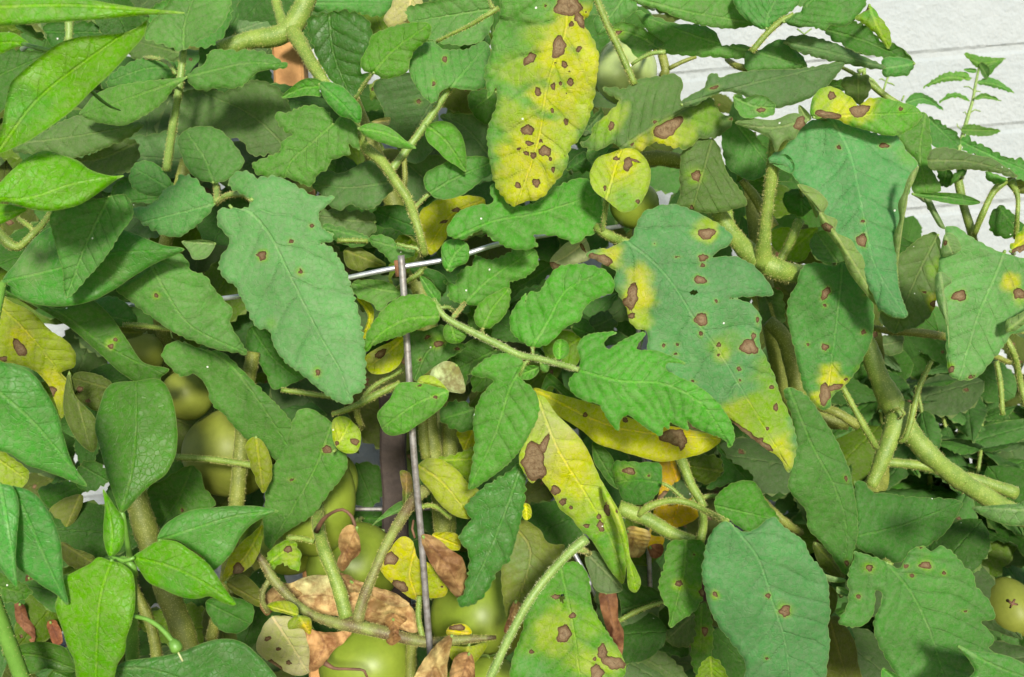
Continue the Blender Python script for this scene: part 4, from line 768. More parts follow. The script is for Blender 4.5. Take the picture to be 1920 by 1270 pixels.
L('L', 47, 'pg', "1110,1095 1180,1120 1250,1130 1380,1150 1477,1195 1560,1250 1560,1330 1080,1330 1200,1240 1160,1160", "1115,1100 1300,1200 1560,1300", p=PR, val=.9, ser=1.2, wave=16)
L('K', 52, 'ty', "1030,1290 1060,1180 1110,1160 1160,1200 1200,1310", "1100,1170 1110,1300", val=.8)
L('L', 60, 'ol', "370,960 440,930 500,1000 545,1090 560,1200 580,1310 380,1310 400,1100", "400,950 500,1300", ser=1.2, fold=.4, val=.85)
L('L', 61, 'ol', "390,760 440,800 430,900 390,940 370,800", "400,770 400,930", val=.8, h=3)
L('L', 62, 'ol', "310,520 380,560 460,680 490,720 420,710 340,640", "320,530 480,715", val=.8)
L('K', 70, 'td', "600,950 720,930 860,1000 980,1080 960,1160 850,1130 700,1100 610,1060", "610,960 960,1150", val=.8)
L('K', 68, 'tg', "610,1090 780,1110 900,1180 980,1310 600,1310", "620,1100 960,1300", val=.8)
L('K', 66, 'tg', "850,1050 930,960 1000,920 1000,1080 900,1100", "1000,930 860,1060", val=.8)
L('K', 67, 'td', "1000,900 1070,860 1110,1000 1090,1200 1020,1260 990,1100", "1050,880 1040,1240", val=1.2, S=((1068, 1015, 18, 26),), B=((1065, 1070, 60, 'ty', .6),))
L('K', 70, 'tg', "1110,980 1200,1080 1280,1180 1290,1310 1090,1310 1090,1150", "1110,1000 1230,1300", val=.8)
L('K', 64, 'td', "590,760 760,770 860,830 780,880 620,940 600,860", "850,830 600,900", val=.9, ser=1, quilt=1.5)
L('K', 72, 'td', "610,880 760,870 870,900 900,1000 800,1060 640,1000", "620,900 880,1020", val=.8)
L('K', 62, 'rust', "488,800 570,795 592,960 617,1010 602,1165 560,1092 500,922", "520,800 590,1150", ser=1, fold=.4, lab='rust-brown dead leaf hanging in the shade')
L('K', 68, 'rust', "160,500 230,440 300,520 300,565 220,575 180,540", "165,505 295,560", h=3)
L('K', 63, 'ty', "980,60 1060,40 1150,60 1160,140 1080,200 1000,160 975,110", "1150,130 990,100", val=.4)
L('K', 64, 'td', "1130,-40 1200,60 1330,150 1330,195 1200,200 1080,230 1100,180 1170,140", "1130,-20 1310,190", val=1.1)
# ================================================================ centre compound leaf and neighbours
L('F', 51, 'tl', "1042,245 1028,190 1030,120 1062,90 1120,85 1170,110 1183,160 1167,215 1110,240 1080,267", "1060,255 1100,170 1160,110", ser=.5, fold=.1, h=2.2)
L('F', 54, 'tl', "1155,442 1100,430 1060,402 1072,370 1042,318 1110,332 1117,280 1160,240 1198,232 1215,178 1300,200 1400,160 1450,118 1545,140 1562,220 1500,290 1400,332 1402,370 1300,402 1225,452 1190,450", "1155,440 1300,300 1545,150", ser=2, wave=16, fold=.2, quilt=1.3)
L('F', 52, 'tl', "1255,582 1208,530 1230,450 1290,400 1402,352 1407,420 1382,500 1320,562", "1255,582 1310,470 1403,355", ser=.9, fold=.2, h=2.6)
L('F', 50.6, 'tl', "1035,600 1050,560 1100,542 1150,560 1170,605 1145,650 1100,665 1055,650", "1075,545 1110,655", ser=.3, fold=.1, h=2.2)
L('F', 49.3, 'tl', "1015,542 960,562 880,592 800,622 700,652 640,682 598,722 598,655 640,560 700,480 780,412 880,390 950,398 992,440 1012,492", "1012,515 830,530 690,610 598,720", ser=1.1, fold=.3, quilt=1.3, curl=.3)
L('F', 51, 'tl', "908,288 960,310 1002,360 1022,382 1012,442 970,422 930,362", "1015,450 908,288", ser=.5, h=2.2)
L('G', 50, 'tl', "112,682 40,642 0,602 -12,520 20,452 80,382 72,440 100,370 140,382 200,300 250,242 340,222 440,230 520,260 562,310 562,370 500,402 440,430 392,480 382,530 300,572 230,642 172,677", "115,680 200,540 300,370 500,270", ser=1.1, fold=.25, quilt=1.5)
L('G', 48.8, 'tl', "360,812 380,760 362,680 400,622 500,600 582,600 530,632 508,662 530,692 600,652 700,604 742,604 690,690 800,702 880,732 968,776 860,772 850,800 930,850 1000,880 1100,950 1172,1030 1222,1120 1233,1200 1203,1243 1182,1202 1090,1162 1040,1140 1000,1120 970,1085 976,1142 900,1112 870,1095 872,1142 840,1120 830,1175 760,1142 690,1092 640,1060 600,1088 592,1147 540,1100 500,1032 480,1000 400,980 330,930 313,870",
  "360,810 600,870 850,890 1050,1000 1210,1235", ser=.9, wave=14, fold=.2, quilt=1.3, spacing=27, curl=.25, lab='bright lobed young leaf lying across the centre')
L('P', 49.6, 'tl', "982,680 965,668 940,662 910,674 883,700 898,708 925,712 905,738 895,757 887,790 890,830 885,870 880,918 920,896 955,868 980,838 992,815 1006,790 1011,760 1004,735 985,717 972,705", "985,680 960,720 930,810 880,918", ser=1.2, wave=18, fold=.25, quilt=1.2)
L('G', 50.5, 'tl', "20,852 30,800 80,785 152,790 140,832 100,862 50,862", "150,795 25,845", ser=.3, h=2.2)
L('G', 50.6, 'tl', "225,700 240,650 275,638 310,660 316,710 290,745 248,748", "262,750 270,640", ser=.3, h=2.2)
L('G', 49.6, 'tl', "155,775 185,765 207,785 195,822 165,815", "160,770 198,820", ser=.2, h=2.)
G5S = ((1080, 55, 48, 30, -10), (490, 205, 68, 36, 15), (665, 405, 30, 76, 8), (635, 440, 18, 34, -35), (1058, 187, 27, 20), (1055, 228, 15, 11), (1040, 310, 36, 22, 18), (1048, 530, 36, 36), (1045, 610, 12, 15), (1145, 670, 13), (1313, 682, 50, 40, 15), (1338, 620, 12, 22), (1258, 803, 13), (1262, 868, 8),
       (1460, 1020, 14, 22), (1440, 905, 15, 12), (840, 675, 9, 12), (915, 668, 8), (1360, 530, 9, 22), (1290, 1160, 110, 22, 38), (1400, 1230, 60, 18, 35), (1415, 1135, 8, 12), (1383, 1190, 10), (1145, 727, 7), (1130, 428, 8), (915, 184, 12, 5), (790, 112, 6), (660, 510, 25, 16), (1003, 870, 12, 6, 20), (905, 720, 12, 7))
L('P', 51, 'tb', "1163,455 1183,447 1194,420 1205,400 1225,390 1260,383 1300,395 1330,410 1355,425 1374,445 1366,460 1345,472 1335,482 1370,480 1400,490 1425,510 1450,552 1410,556 1368,560 1400,566 1422,585 1428,600 1424,640 1430,658 1450,700 1465,745 1485,790 1494,830 1490,860 1479,887 1460,857 1440,845 1410,822 1385,803 1368,785 1330,772 1250,722 1215,692 1212,622 1195,617 1180,602 1175,580 1155,545 1150,530 1155,510 1140,500 1115,487 1098,478 1115,468 1140,466",
  "1177,454 1224,491 1265,538 1299,593 1346,657 1387,725 1434,803 1481,884", ser=1., wave=24, fold=.15, curl=.2, quilt=1., S=[(960 + a / 2.954, 420 + b / 2.954, q[0] / 2.954, (q[1] if len(q) > 1 else q[0]) / 2.954, *q[2:]) for a, b, *q in G5S], holes=((1301, 549, 9, 5),),
  B=((1190, 560, 34, 'y', 1.), (1195, 525, 26, 'y', .9), (1150, 478, 26, 'y', 1.), (1200, 605, 24, 'yg', .9), (1325, 433, 20, 'yg', .9), (1395, 780, 40, 'y', .9), (1440, 815, 40, 'yg', .95), (1420, 780, 60, 'ty', .8), (1465, 850, 30, 'y', .8), (1350, 650, 22, 'ty', .6), (1430, 700, 30, 'ty', .7), (1355, 667, 16, 'yg', .7), (1380, 640, 30, 'ty', .4), (1450, 760, 36, 'ty', .8)),
  lab='largest broad leaf, green with brown spots and yellow-ringed patches', val=.92)
L('G', 55.5, 'cream', "208,212 262,140 310,100 402,78 432,190 330,228 245,262", "410,85 330,160 215,225", ser=.5, fold=.1, S=((240, 235, 40, 18, 30), (390, 130, 10, 30, -30)), lab='pale cream leaf')
L('F', 54.5, 't', "528,330 620,308 742,328 802,390 742,430 685,485 640,440 560,402", "800,380 660,360 530,330", ser=1.2)
L('F', 55.5, 'y', "603,742 650,700 740,655 810,622 815,740 772,802 700,832 630,822", "812,640 720,720 610,800", ser=.4, S=((690, 722, 36, 20, -40),), B=((690, 722, 55, 'cream', .7),), lab='yellow leaf with one ringed spot behind the upright wire')
L('F', 56.5, 'y', "555,410 600,412 640,450 655,500 640,560 600,640 590,620 620,520 600,470", "560,415 630,500 595,630", ser=.8, h=2.4)
L('F', 53.5, 't', "858,600 940,590 1040,560 1100,640 1160,680 1060,752 960,812 880,872 860,762", "1100,640 960,700 880,860", ser=1, S=((952, 628, 18, 10, -30), (1010, 665, 28, 16, -10), (1115, 692, 14, 9), (908, 750, 7)), B=((1005, 670, 44, 'ty', .8),), val=.75)
L('F', 56, 'td', "1100,700 1240,640 1330,700 1420,720 1250,760 1180,830 1150,900 1060,850", "1330,700 1090,820", val=1.1)
L('F', 50.3, 'tl', "682,1102 672,1050 740,970 790,885 900,880 1000,902 1066,925 1050,990 990,1050 900,1112 820,1162 725,1166", "1064,928 900,990 700,1130", ser=.7, fold=.15, S=((905, 895, 16, 8), (995, 958, 12, 9)), B=((800, 1000, 120, 't', .3),))
L('F', 51, 'yg', "895,885 905,850 960,838 1010,862 1062,925 1000,900", "900,880 1050,915", ser=.4, h=2.4)
L('F', 51.8, 'cream', "962,862 982,800 1052,760 1112,780 1152,870 1157,932 1080,932 1000,902", "1110,785 1060,850 975,870", mat=M_DRY, ser=.8, fold=.3, S=((1060, 850, 70, 16, -15),), lab='shrivelled cream and brown leaf scrap', B=((1100, 800, 50, 'yg', .5),))
L('F', 57, 'td', "1010,1062 1100,980 1200,1020 1212,1130 1122,1147", "1200,1030 1030,1080", val=1.2)
L('F', 60, 'y', "1112,1150 1200,1130 1215,1240 1170,1270 1130,1210", "1200,1140 1150,1260", h=2.6, val=.9)
L('F', 60, 'td', "860,240 1000,260 1060,310 1030,400 960,300 880,290", "870,250 1040,390", ser=1)
L('F', 61, 'ty', "800,60 900,130 820,280 780,260 750,300 780,390 740,330 740,240", "850,100 760,370", val=.7)
L('F', 58, 'ol', "490,140 560,130 660,180 720,230 640,240 560,260 500,230", "500,150 710,235", ser=2, fold=.4, val=1.1)
L('F', 59, 'td', "1200,820 1280,760 1390,700 1420,800 1330,880 1210,930", "1390,710 1220,900", val=1.2)
L('F', 58, 'td', "1180,480 1260,440 1300,640 1200,600", "1190,500 1290,630", val=1.1)
L('G', 60, 'ty', "180,640 300,590 380,640 370,760 340,800 200,760", "370,640 200,750", val=.8, ser=1)
L('G', 62, 'td', "0,280 130,200 230,230 150,330 60,360 -10,420", "220,230 0,380", ser=1.5)
L('G', 62, 'td', "330,560 400,520 450,600 380,640", "330,570 430,610", h=3)
L('G', 64, 'tg', "420,540 520,480 580,560 540,600 440,600", "430,580 560,520", val=.7)
L('G', 58, 'td', "150,1000 200,830 330,930 480,1000 520,1100 500,1160 430,1060 300,960 210,900", "200,850 500,1140", val=1.3, ser=.6)
L('G', 66, 'tg', "1380,400 1477,360 1500,560 1390,560", "1400,400 1470,550", val=.9)
L('P', 70, 'tg', "1640,640 1690,625 1690,660 1660,665", "1640,650 1690,640", val=.8, h=3)
# ================================================================ stems
S_ = stem
S_(T1, 'P', "345,80,56.5,6 338,150,56.5,7 325,230,57,7.5 312,320,58,8", M_STEML, 8)
S_(T1, 'A', "975,410,57,8 930,350,58,9 870,325,59,9 800,320,60,10", M_STEML, 4)
S_(T1, 'A', "1190,980,57,14 1200,1060,56,15 1200,1130,54,16", M_STEML, 6)
S_(T1, 'A', "1200,1130,53.5,12 1240,1090,52.5,14 1300,1075,52,14 1350,1080,51,11 1400,1110,50,9", M_STEML, 6)
S_(T1, 'A', "380,110,60,22 385,170,60,20 378,245,60,20", M_STEML, 4)
S_(PT, 'A', "280,285,43.5,14 200,265,43.5,14 120,240,44,11", M_STEMP, 0)
S_(PT, 'A', "500,500,44,11 560,555,46,10 610,590,48,8 665,612,50,4", M_STEMP, 0)
S_(PT, 'A', "-200,1100,44,30 -260,600,44,30 -240,200,44,24 -120,250,44,16", M_STEMP, 0)
S_(T1, 'P', "412,95,58,17 470,75,58,17 520,68,58,19 548,50,58,20 568,15,58,19 585,-30,58,19", M_STEM, 9, hairlen=.0022)
S_(T1, 'P', "512,-30,59,8 522,20,58.5,9 532,45,58,12 545,62,58,14", M_STEM, 8)
S_(T1, 'P', "545,55,58,15 562,80,57,14 580,112,56,12 605,150,55,11 640,200,55,9 668,240,54.5,9 685,275,54,10 715,302,53.5,10 745,345,53,9 765,375,53,9 778,410,52.5,8 790,450,52.5,7.5 796,478,53,7", M_STEM, 9, hairlen=.002)
S_(T1, 'P', "845,162,53.8,6 805,223,54,7 771,271,54,7 731,322,53.8,8", M_STEML, 8)
S_(T1, 'B', "650,400,52.5,8 600,470,53.5,9 548,555,54.5,11", M_STEML, 6)
S_(T1, 'B', "965,1068,54,9 920,1110,54,10 878,1150,53,12", M_STEML, 6)
S_(T1, 'B', "820,880,60,14 825,1000,60,14 815,1100,60,14", M_STEMO, 5)
S_(T1, 'B', "1000,232,54.5,8 1080,190,54,9 1170,150,53.5,10 1270,90,53,12 1345,45,53,14", M_STEM, 7)
S_(T1, 'B', "1290,0,54,7 1310,45,53.5,8", M_STEM, 4)
S_(T1, 'B', "970,150,57,8 1030,130,57,9 1100,155,57,8", M_STEM, 4)
S_(T1, 'F', "780,110,53,9 830,125,53,9 890,135,53,10 930,170,53,12", M_STEML, 6)
S_(T1, 'F', "1150,85,52.5,9 1210,50,52,10 1290,25,51.5,10 1340,0,51.5,8", M_STEML, 6)
S_(T1, 'F', "450,92,57,12 530,92,57,12 620,95,57,10", M_STEM, 6)
S_(T1, 'F', "935,230,55,12 900,280,55,13 850,310,55,14 780,360,56,10", M_STEM, 6)
# top right long stalk and hero petioles
S_(T1, 'C', "462,-20,53,17 520,120,53,19 600,290,53,19 680,470,53,18", M_STEM, 9, hairlen=.002)
S_(T1, 'C', "660,360,53.6,8 720,320,53.4,10 780,295,53.2,12 850,290,53,13", M_STEML, 5)
S_(T2, 'C', "1325,290,51,16 1400,200,50.8,17 1480,125,50.6,17 1560,80,50.4,12", M_STEM, 9)
S_(T2, 'C', "1370,400,53.5,18 1300,380,53.5,18 1240,365,54,18 1190,330,55,13", M_STEMO, 5)
S_(T2, 'C', "830,300,63,24 850,400,63,24 830,430,63,22", M_STEMO, 4)
S_(T2, 'C', "870,380,60,12 940,345,60,11 1020,315,60,10", M_STEMO, 4)
S_(T2, 'C', "720,885,58,38 800,875,58,42 880,885,58,45 950,900,58,40", M_STEMO, 12)
S_(T1, 'C', "525,1100,50.4,16 515,1180,51,12 500,1290,52,12", M_STEML, 8)
S_(T1, 'P', "1118,425,52.3,8 1135,438,52,9 1155,448,51.8,9 1180,458,51.2,9", M_STEM, 9)
S_(T2, 'P', "1462,255,52,18 1452,300,52.5,13 1444,350,53,11 1438,400,53.5,11 1433,445,54,12 1431,472,54.5,15 1430,496,55,21", M_STEM, 12, hairlen=.002, label='hairy upright leaf stalk')
S_(T2, 'P', "1345,395,56,13 1368,432,56,16 1395,465,55.5,18 1430,492,55,21 1465,508,55,19 1515,515,56.5,17 1570,525,59,15", M_STEM, 12, hairlen=.002)
S_(T2, 'H', "235,-20,55,26 200,60,55,25 160,140,55.3,23 120,215,55.3,22", M_STEM, 10)
S_(T2, 'C', "1095,1165,58,20 1120,1230,57.5,26 1160,1300,57,34", M_STEM, 8)
S_(T2, 'C', "1200,1165,57,20 1212,1270,57,22", M_STEM, 8)
S_(T2, 'C', "1270,1000,57,18 1330,1070,57,26 1400,1180,57,30 1450,1260,57,30", M_STEMO, 8)
# right hand thick forked stem
S_(T2, 'P', "1600,600,60,16 1628,650,60,17 1645,700,60,18 1675,760,60,23 1705,810,60,20 1750,860,60,18 1800,900,60.5,18 1860,938,61,17 1990,1010,62,17", M_STEM, 10, label='thick pale green forked stem', sides=16)
S_(T2, 'P', "1693,762,60,25 1680,795,59.6,21 1670,820,59.2,17 1658,850,59,15 1645,885,59,13 1632,912,59,11", M_STEM, 10, sides=14)
S_(T2, 'P', "1650,866,60.6,8 1700,870,60.4,9 1745,876,60.3,10 1775,886,60.3,14 1800,902,60.5,18", M_STEM, 8)
S_(T2, 'P', "1810,893,61.5,9 1850,906,61.5,11 1905,925,61.5,12", M_STEM, 8)
S_(T2, 'H', "965,760,58.4,10 930,830,58.4,12 895,910,58.4,14 865,1030,58.3,15 835,1150,58.3,15 810,1200,58.5,13 770,1205,59,10", M_STEM, 7)
S_(T2, 'H', "740,1040,59.2,6 790,1020,58.6,7 815,1050,58.4,7 790,1080,58.8,6", M_STEM, 4)
S_(T2, 'H', "60,540,64,40 140,620,64,44 190,760,64,46 230,920,64,50 300,1060,65,50 500,1100,65,45", M_STEMO, 6)
S_(T2, 'H', "300,1000,63,24 430,1040,62,26 560,1120,62,26", M_STEMO, 6)
S_(T2, 'H', "470,900,58,14 530,1010,58,16 590,1120,58,18 660,1240,58.5,18", M_STEM, 7)
S_(T2, 'H', "640,575,60,16 740,595,60,20 860,600,60,22 1040,625,61,22 1200,680,62,16 1400,770,63,14", M_STEMO, 7)
S_(T2, 'H', "1370,620,56,14 1420,720,56,17 1450,850,57,17 1490,1010,57,17", M_STEM, 8)
S_(T2, 'H', "1325,760,66,12 1345,880,66,14 1358,1060,66,12", M_STEM, 5)
S_(T2, 'H', "1390,600,57,12 1440,595,57,12 1520,600,57,12", M_STEM, 5)
S_(T2, 'D', "1110,990,66,22 1140,1130,66,22 1185,1280,66,22 1240,1500,68,20", M_STEM, 5)
S_(T2, 'D', "1370,1000,61,26 1310,1060,61,18 1250,1180,61,17 1200,1300,62,17", M_STEM, 6)
S_(T2, 'D', "1400,1000,61,26 1440,1080,61,13 1440,1200,61,12 1430,1320,62,12", M_STEM, 6)
S_(T2, 'D', "440,360,60,8 520,400,60,10 620,460,60,16 720,540,60,18 900,640,60,14", M_STEM, 5)
# centre rachis of young leaf
S_(T1, 'P', "812,560,50.6,4 824,583,50.4,5 839,598,50.4,6 886,623,50.3,6.5 927,643,50.2,7 980,668,50,6.5 1001,671,49.8,6 1045,682,49.5,5 1085,694,49,4.5", M_STEML, 9, hairmat=M_HAIRL, label='hairy leaf stalk across the centre')
S_(T1, 'F', "1155,440,53.6,9 1125,480,52,10 1092,515,50.8,11", M_STEML, 7)
S_(T1, 'F', "1255,580,52,7 1257,628,50.6,6", M_STEML, 4)
S_(T1, 'F', "1015,465,51,7 1060,460,51.3,9 1095,480,51.6,6", M_STEML, 4)
S_(T1, 'G', "112,680,50,9 118,740,50.1,9", M_STEML, 5)
S_(T1, 'G', "240,745,50.4,5 243,775,50.1,5", M_STEML, 3)
S_(T1, 'G', "105,745,50,9 50,790,49.9,10 20,830,49.7,11 5,860,49.5,9", M_STEML, 6)
# lower left stems
S_(T1, 'P', "215,850,59,19 252,925,58,21 275,1000,58,22 310,1100,58,22 345,1190,58,21 380,1300,58,20", M_STEMO, 14, sides=14, label='thick olive stem in the lower corner')
S_(T1, 'P', "475,660,60,12 462,740,60,13 453,830,60,14 443,950,60,14 425,1080,60.5,12 395,1200,61,10", M_STEMO, 12, sides=14)
S_(T1, 'P', "240,1080,60,9 285,1180,60,10 300,1300,60,10", M_STEMO, 6)
S_(T1, 'P', "330,857,59,6 400,862,59,6 500,876,59,6 560,880,60,6", M_STEM, 8)
S_(T1, 'E', "680,560,58,12 760,562,58,13 880,575,57.5,13 1000,590,57.5,10", M_STEM, 6)
S_(T1, 'E', "-20,30,56,22 50,110,56,28 100,130,56,22 170,70,56,18 230,10,56.5,16 280,-60,57,14", M_STEM, 9)
S_(T1, 'E', "100,-30,57,12 170,20,56.6,13 200,60,56.4,12", M_STEM, 6)
S_(T1, 'F', "140,920,57.5,12 260,935,57.5,14 430,960,57.5,12", M_STEM, 6)
S_(T1, 'F', "420,1055,56,10 500,1030,56,16 570,1000,56,20 640,960,56,20 720,920,56,18 800,880,56,15", M_STEM, 9)
S_(T1, 'F', "570,1000,56.5,12 640,910,56.5,13 720,860,56.5,12 810,810,56.5,12", M_STEM, 7)
S_(T1, 'F', "560,1000,57,14 560,1060,57,16 590,1130,58,14", M_STEMO, 5)
S_(T1, 'P', "800,760,63,16 812,850,63,16 828,960,63,17 830,1100,63,17 825,1300,63,17", M_STEMO, 14, sides=14)
S_(T1, 'P', "845,780,63.5,15 842,900,63.5,16 838,1000,63.5,16", M_STEMO, 12, sides=14)
S_(T1, 'P', "793,750,62.5,9 795,830,62.5,10 800,860,62.5,9", M_STEMO, 8)
S_(T1, 'P', "775,1180,60.5,9 770,1240,60.5,10 768,1300,60.5,10", M_STEMO, 8)
# fruit truss
S_(T1, 'J', "-20,560,55,16 30,620,55,20 90,720,55,26 150,790,55,24 230,870,55,24 320,930,54.8,24 430,965,54.6,30 560,990,54.5,36 700,1020,54.5,34 850,1060,54.5,30 960,1075,54.4,26 1100,1065,54.4,24 1200,1058,54.3,20 1330,1050,54.2,10", M_STEMB, 9, sides=14, label='blotched fruit stalk')
S_(T1, 'J', "330,-60,61,26 338,120,62,28 340,240,62,30 343,330,60.5,32 345,430,57.6,34 375,560,55.4,36 425,690,55,34 465,800,54.8,38 500,940,54.6,40", M_STEM, 10, sides=14)
S_(T1, 'J', "1120,140,57,24 1000,200,56,28 905,255,55,34 860,310,55,32 800,400,55,28 720,540,55,26 650,700,54.8,26 600,820,54.7,30 560,960,54.6,34", M_STEMB, 10, sides=14)
S_(T1, 'J', "900,330,55,12 980,320,55.5,12 1080,390,56,10", M_STEM, 5)
S_(T1, 'J', "170,500,56,14 240,500,56,14 320,520,55.7,14", M_STEM, 5)
S_(T1, 'J', "75,730,55,14 40,790,55,14 35,850,55,14 70,910,55.4,12", M_STEMB, 5)
S_(T1, 'J', "905,820,55,14 900,940,55,16 925,1060,54.8,16", M_STEM, 6)
S_(T1, 'J', "335,460,54.6,16 370,400,53.6,12 420,360,52.8,9 480,342,52.5,9 530,380,52.3,9 552,450,52.2,9", M_TWIG, 0, name='dry_stalk')
S_(T1, 'J', "380,1190,56,16 430,1220,56,9 520,1225,56,8 600,1235,56,7 620,1280,56,6", M_TWIG, 0, name='dry_stalk')
S_(T1, 'J', "880,500,54.5,6 865,450,54.6,7 872,400,54.8,6", M_TWIG, 0, name='dry_stalk')
# K long petioles
S_(T1, 'P', "1100,1010,50.2,9 1075,1030,50,9 1045,1060,49.6,8 1000,1115,49,8 960,1185,48.8,8 910,1290,48.6,8", M_STEML, 10, hairmat=M_HAIRL, label='long leaf stalk at the bottom')
S_(T1, 'K', "370,560,50.3,16 400,570,51,14 430,590,53,10", M_STEML, 4)
S_(T2, 'K', "590,330,56.5,40 680,365,56.5,42 760,400,56.5,40 880,470,56.3,36 1010,515,56,26", M_STEM, 12, sides=14)
S_(T2, 'K', "920,20,57,30 960,120,57,28 990,200,56.8,26 1035,275,56.5,24 1065,330,56.3,20", M_STEM, 10)
S_(T2, 'K', "700,375,56.2,16 740,335,56,20 830,300,55.8,18 910,292,55.6,17 1000,312,55.4,17 1090,360,54.6,17 1190,410,52,15", M_STEM, 10)
S_(T2, 'K', "830,195,56,9 880,220,56,10 940,275,56,10 970,300,55.8,10", M_STEM, 6)
S_(T2, 'K', "1040,280,56.6,20 1060,420,57,24 1040,520,57,26", M_STEM, 9)
S_(T2, 'K', "1000,290,56.6,12 1080,270,57,13 1140,265,57,12", M_STEM, 6)
S_(T2, 'K', "590,960,63,12 700,900,63,13 850,850,63,10", M_STEM, 5)
S_(T2, 'L', "-20,250,66,26 60,330,66,26 160,420,66,24 240,470,67,20", M_STEMO, 6)
S_(T2, 'L', "700,620,51.4,12 745,650,51,12", M_STEM, 5)
# hidden lower runs of the main stems down to the soil
def world_tube(plant, pts, R, mat=M_STEMO, name='stem'):
    P = catmull(np.array(pts) * 1000, 14) / 1000
    return tube(name, P, np.linspace(R[0], R[1], len(P)), mat, plant, 12, 4)
def U(x, y, d): return tuple(unproj(x, y, d / 100))
world_tube(T1, [(-.02, .74, 0), (-.03, .76, .12), U(835, 900, 66), U(780, 500, 68), U(620, 100, 66)], (.011, .006))
world_tube(T1, [(-.02, .74, 0), (-.12, .70, .05), U(380, 1300, 58)], (.009, .007))
world_tube(T1, [(-.02, .73, 0), U(825, 1300, 63)], (.009, .0065))
world_tube(T1, [U(350, 300, 62), U(300, 600, 66), (-.2, .74, .2), (-.03, .74, 0)], (.004, .008))
world_tube(T2, [(.38, .78, 0), (.42, .74, .1), U(1990, 1010, 62)], (.010, .0075))
world_tube(T2, [(.38, .78, 0), (.36, .80, .2), U(1500, 900, 70), U(1430, 520, 66), U(1400, 250, 64)], (.010, .006))
world_tube(PT, [(-.42, .40, 0), (-.43, .41, .2), U(-190, 380, 44), U(-240, 100, 44)], (.006, .004), M_STEMP)
world_tube(PB, [(-.22, .44, 0), (-.225, .45, .12), U(245, 1065, 46), U(230, 1052, 44)], (.005, .0022), M_STEMP)
world_tube(PB, [(-.225, .45, .12), U(-60, 1000, 46), U(-40, 900, 43)], (.004, .003), M_STEMP)
world_tube(PB, [U(-60, 1000, 46), U(-30, 700, 49), U(5, 530, 49.5)], (.004, .002), M_STEMP)
world_tube(PR, [(.30, .48, 0), (.30, .47, .1), U(1990, 1250, 48), U(2000, 970, 48)], (.004, .003), M_STEMP)
# pepper top node, stalk with spent flower
S_(PB, 'I', "612,600,44,8 640,612,43.8,9 690,625,43.7,11 745,608,43.6,9", M_STEMP, 0)
S_(PB, 'I', "700,620,44,18 735,660,44,20 745,700,44.5,20 735,720,45,14", M_STEMP, 0, name='stem')
S_(PB, 'I', "700,640,44.5,14 720,800,44.8,12 730,930,44,11 760,936,43.6,12 820,952,43.4,12 880,990,43.2,12 930,1040,43,13 965,1085,42.9,16", M_STEMP, 0, name='flower_stalk', label='bare arching flower stalk')
cx = S_(PB, 'I', "950,1065,42.9,18 968,1090,42.9,32 980,1115,42.9,34 988,1130,42.9,22", M_STEMP, 0, name='flower_calyx')
S_(PB, 'I', "985,1130,42.8,5 998,1155,42.8,5 1012,1182,42.8,6", M_HAIRL, 0, name='flower_style', sides=8)
S_(PB, 'P', "228,955,50.5,5 232,975,50.5,5 238,1010,51,5 245,1060,52,6", M_STEMP, 0)
# ================================================================ tomatoes
def tomato(px, py, d, rx, ry, mat, label, seed, crown=(0, 0, 1), group='green tomatoes'):
    c = unproj(px, py, d / 100); m = mpp(d / 100); R = rx * m; H = ry * m
    t = thing('green_tomato', label, 'tomato', group, tuple(c - np.array([0, 0, H])))
    nu, nv = 48, 28; V = []; r = random.Random(seed)
    ph = r.uniform(0, 6)
    for j in range(nv + 1):
        th = math.pi * j / nv
        for i in range(nu):
            a = 2 * math.pi * i / nu
            lob = 1 + .018 * math.cos(5 * a + ph) * math.sin(th) + .010 * math.cos(3 * a + ph * 2)
            rr = math.sin(th) ** .92 * R * lob
            z = math.cos(th) * H * (1 - .22 * math.exp(-(th / .35) ** 2)) * (1 if th < 1.57 else .97)
            V.append((rr * math.cos(a), rr * math.sin(a), z))
    F = [(j * nu + i, (j + 1) * nu + i, (j + 1) * nu + (i + 1) % nu, j * nu + (i + 1) % nu) for j in range(nv) for i in range(nu)]
    q = Vector((0, 0, 1)).rotation_difference(Vector(crown).normalized())
    def tr(P): return [tuple(np.array(q @ Vector(p)) + c) for p in P]
    mesh_np('fruit_skin', tr(V), F, mat, t)
    CV = []; CF = []; z0 = H * .80
    for k in range(5):
        a = 2 * math.pi * k / 5 + ph; o = len(CV); n = 7
        for s in range(n):
            f = s / (n - 1); w_ = R * .10 * math.sin(math.pi * min(1, f * .8 + .2)) * (1 - f * .6); rad = R * (.06 + .62 * f)
            z = z0 + R * .10 * math.sin(f * 3) + R * .05 * f
            for sgn in (-1, 0, 1):
                CV.append((rad * math.cos(a) - sgn * w_ * math.sin(a), rad * math.sin(a) + sgn * w_ * math.cos(a), z + (0 if sgn else -.002)))
        for s in range(n - 1):
            for e in (0, 1): CF.append((o + s * 3 + e, o + s * 3 + e + 1, o + (s + 1) * 3 + e + 1, o + (s + 1) * 3 + e))
    mesh_np('calyx', tr(CV), CF, M_STEML, t)
    SP = np.array([(0, 0, z0), (0, .002, z0 + R * .25), (.003, .006, z0 + R * .55)])
    tube('fruit_stalk', np.array(tr(catmull(SP * 1000, 3) / 1000)), np.full(len(catmull(SP * 1000, 3)), .0018), M_STEM, t, 8, 3)
    return t
tomato(1172, 135, 62, 58, 64, M_FRUITP, 'pale tomato with bright highlight behind the hanging stalk, highest of the fruit', 1, (.25, .5, .8))
tomato(350, 742, 63, 48, 46, M_FRUITY, 'small yellowish tomato above the horizontal leaf stalk, under the long dark leaf', 2, (.1, .8, .5))
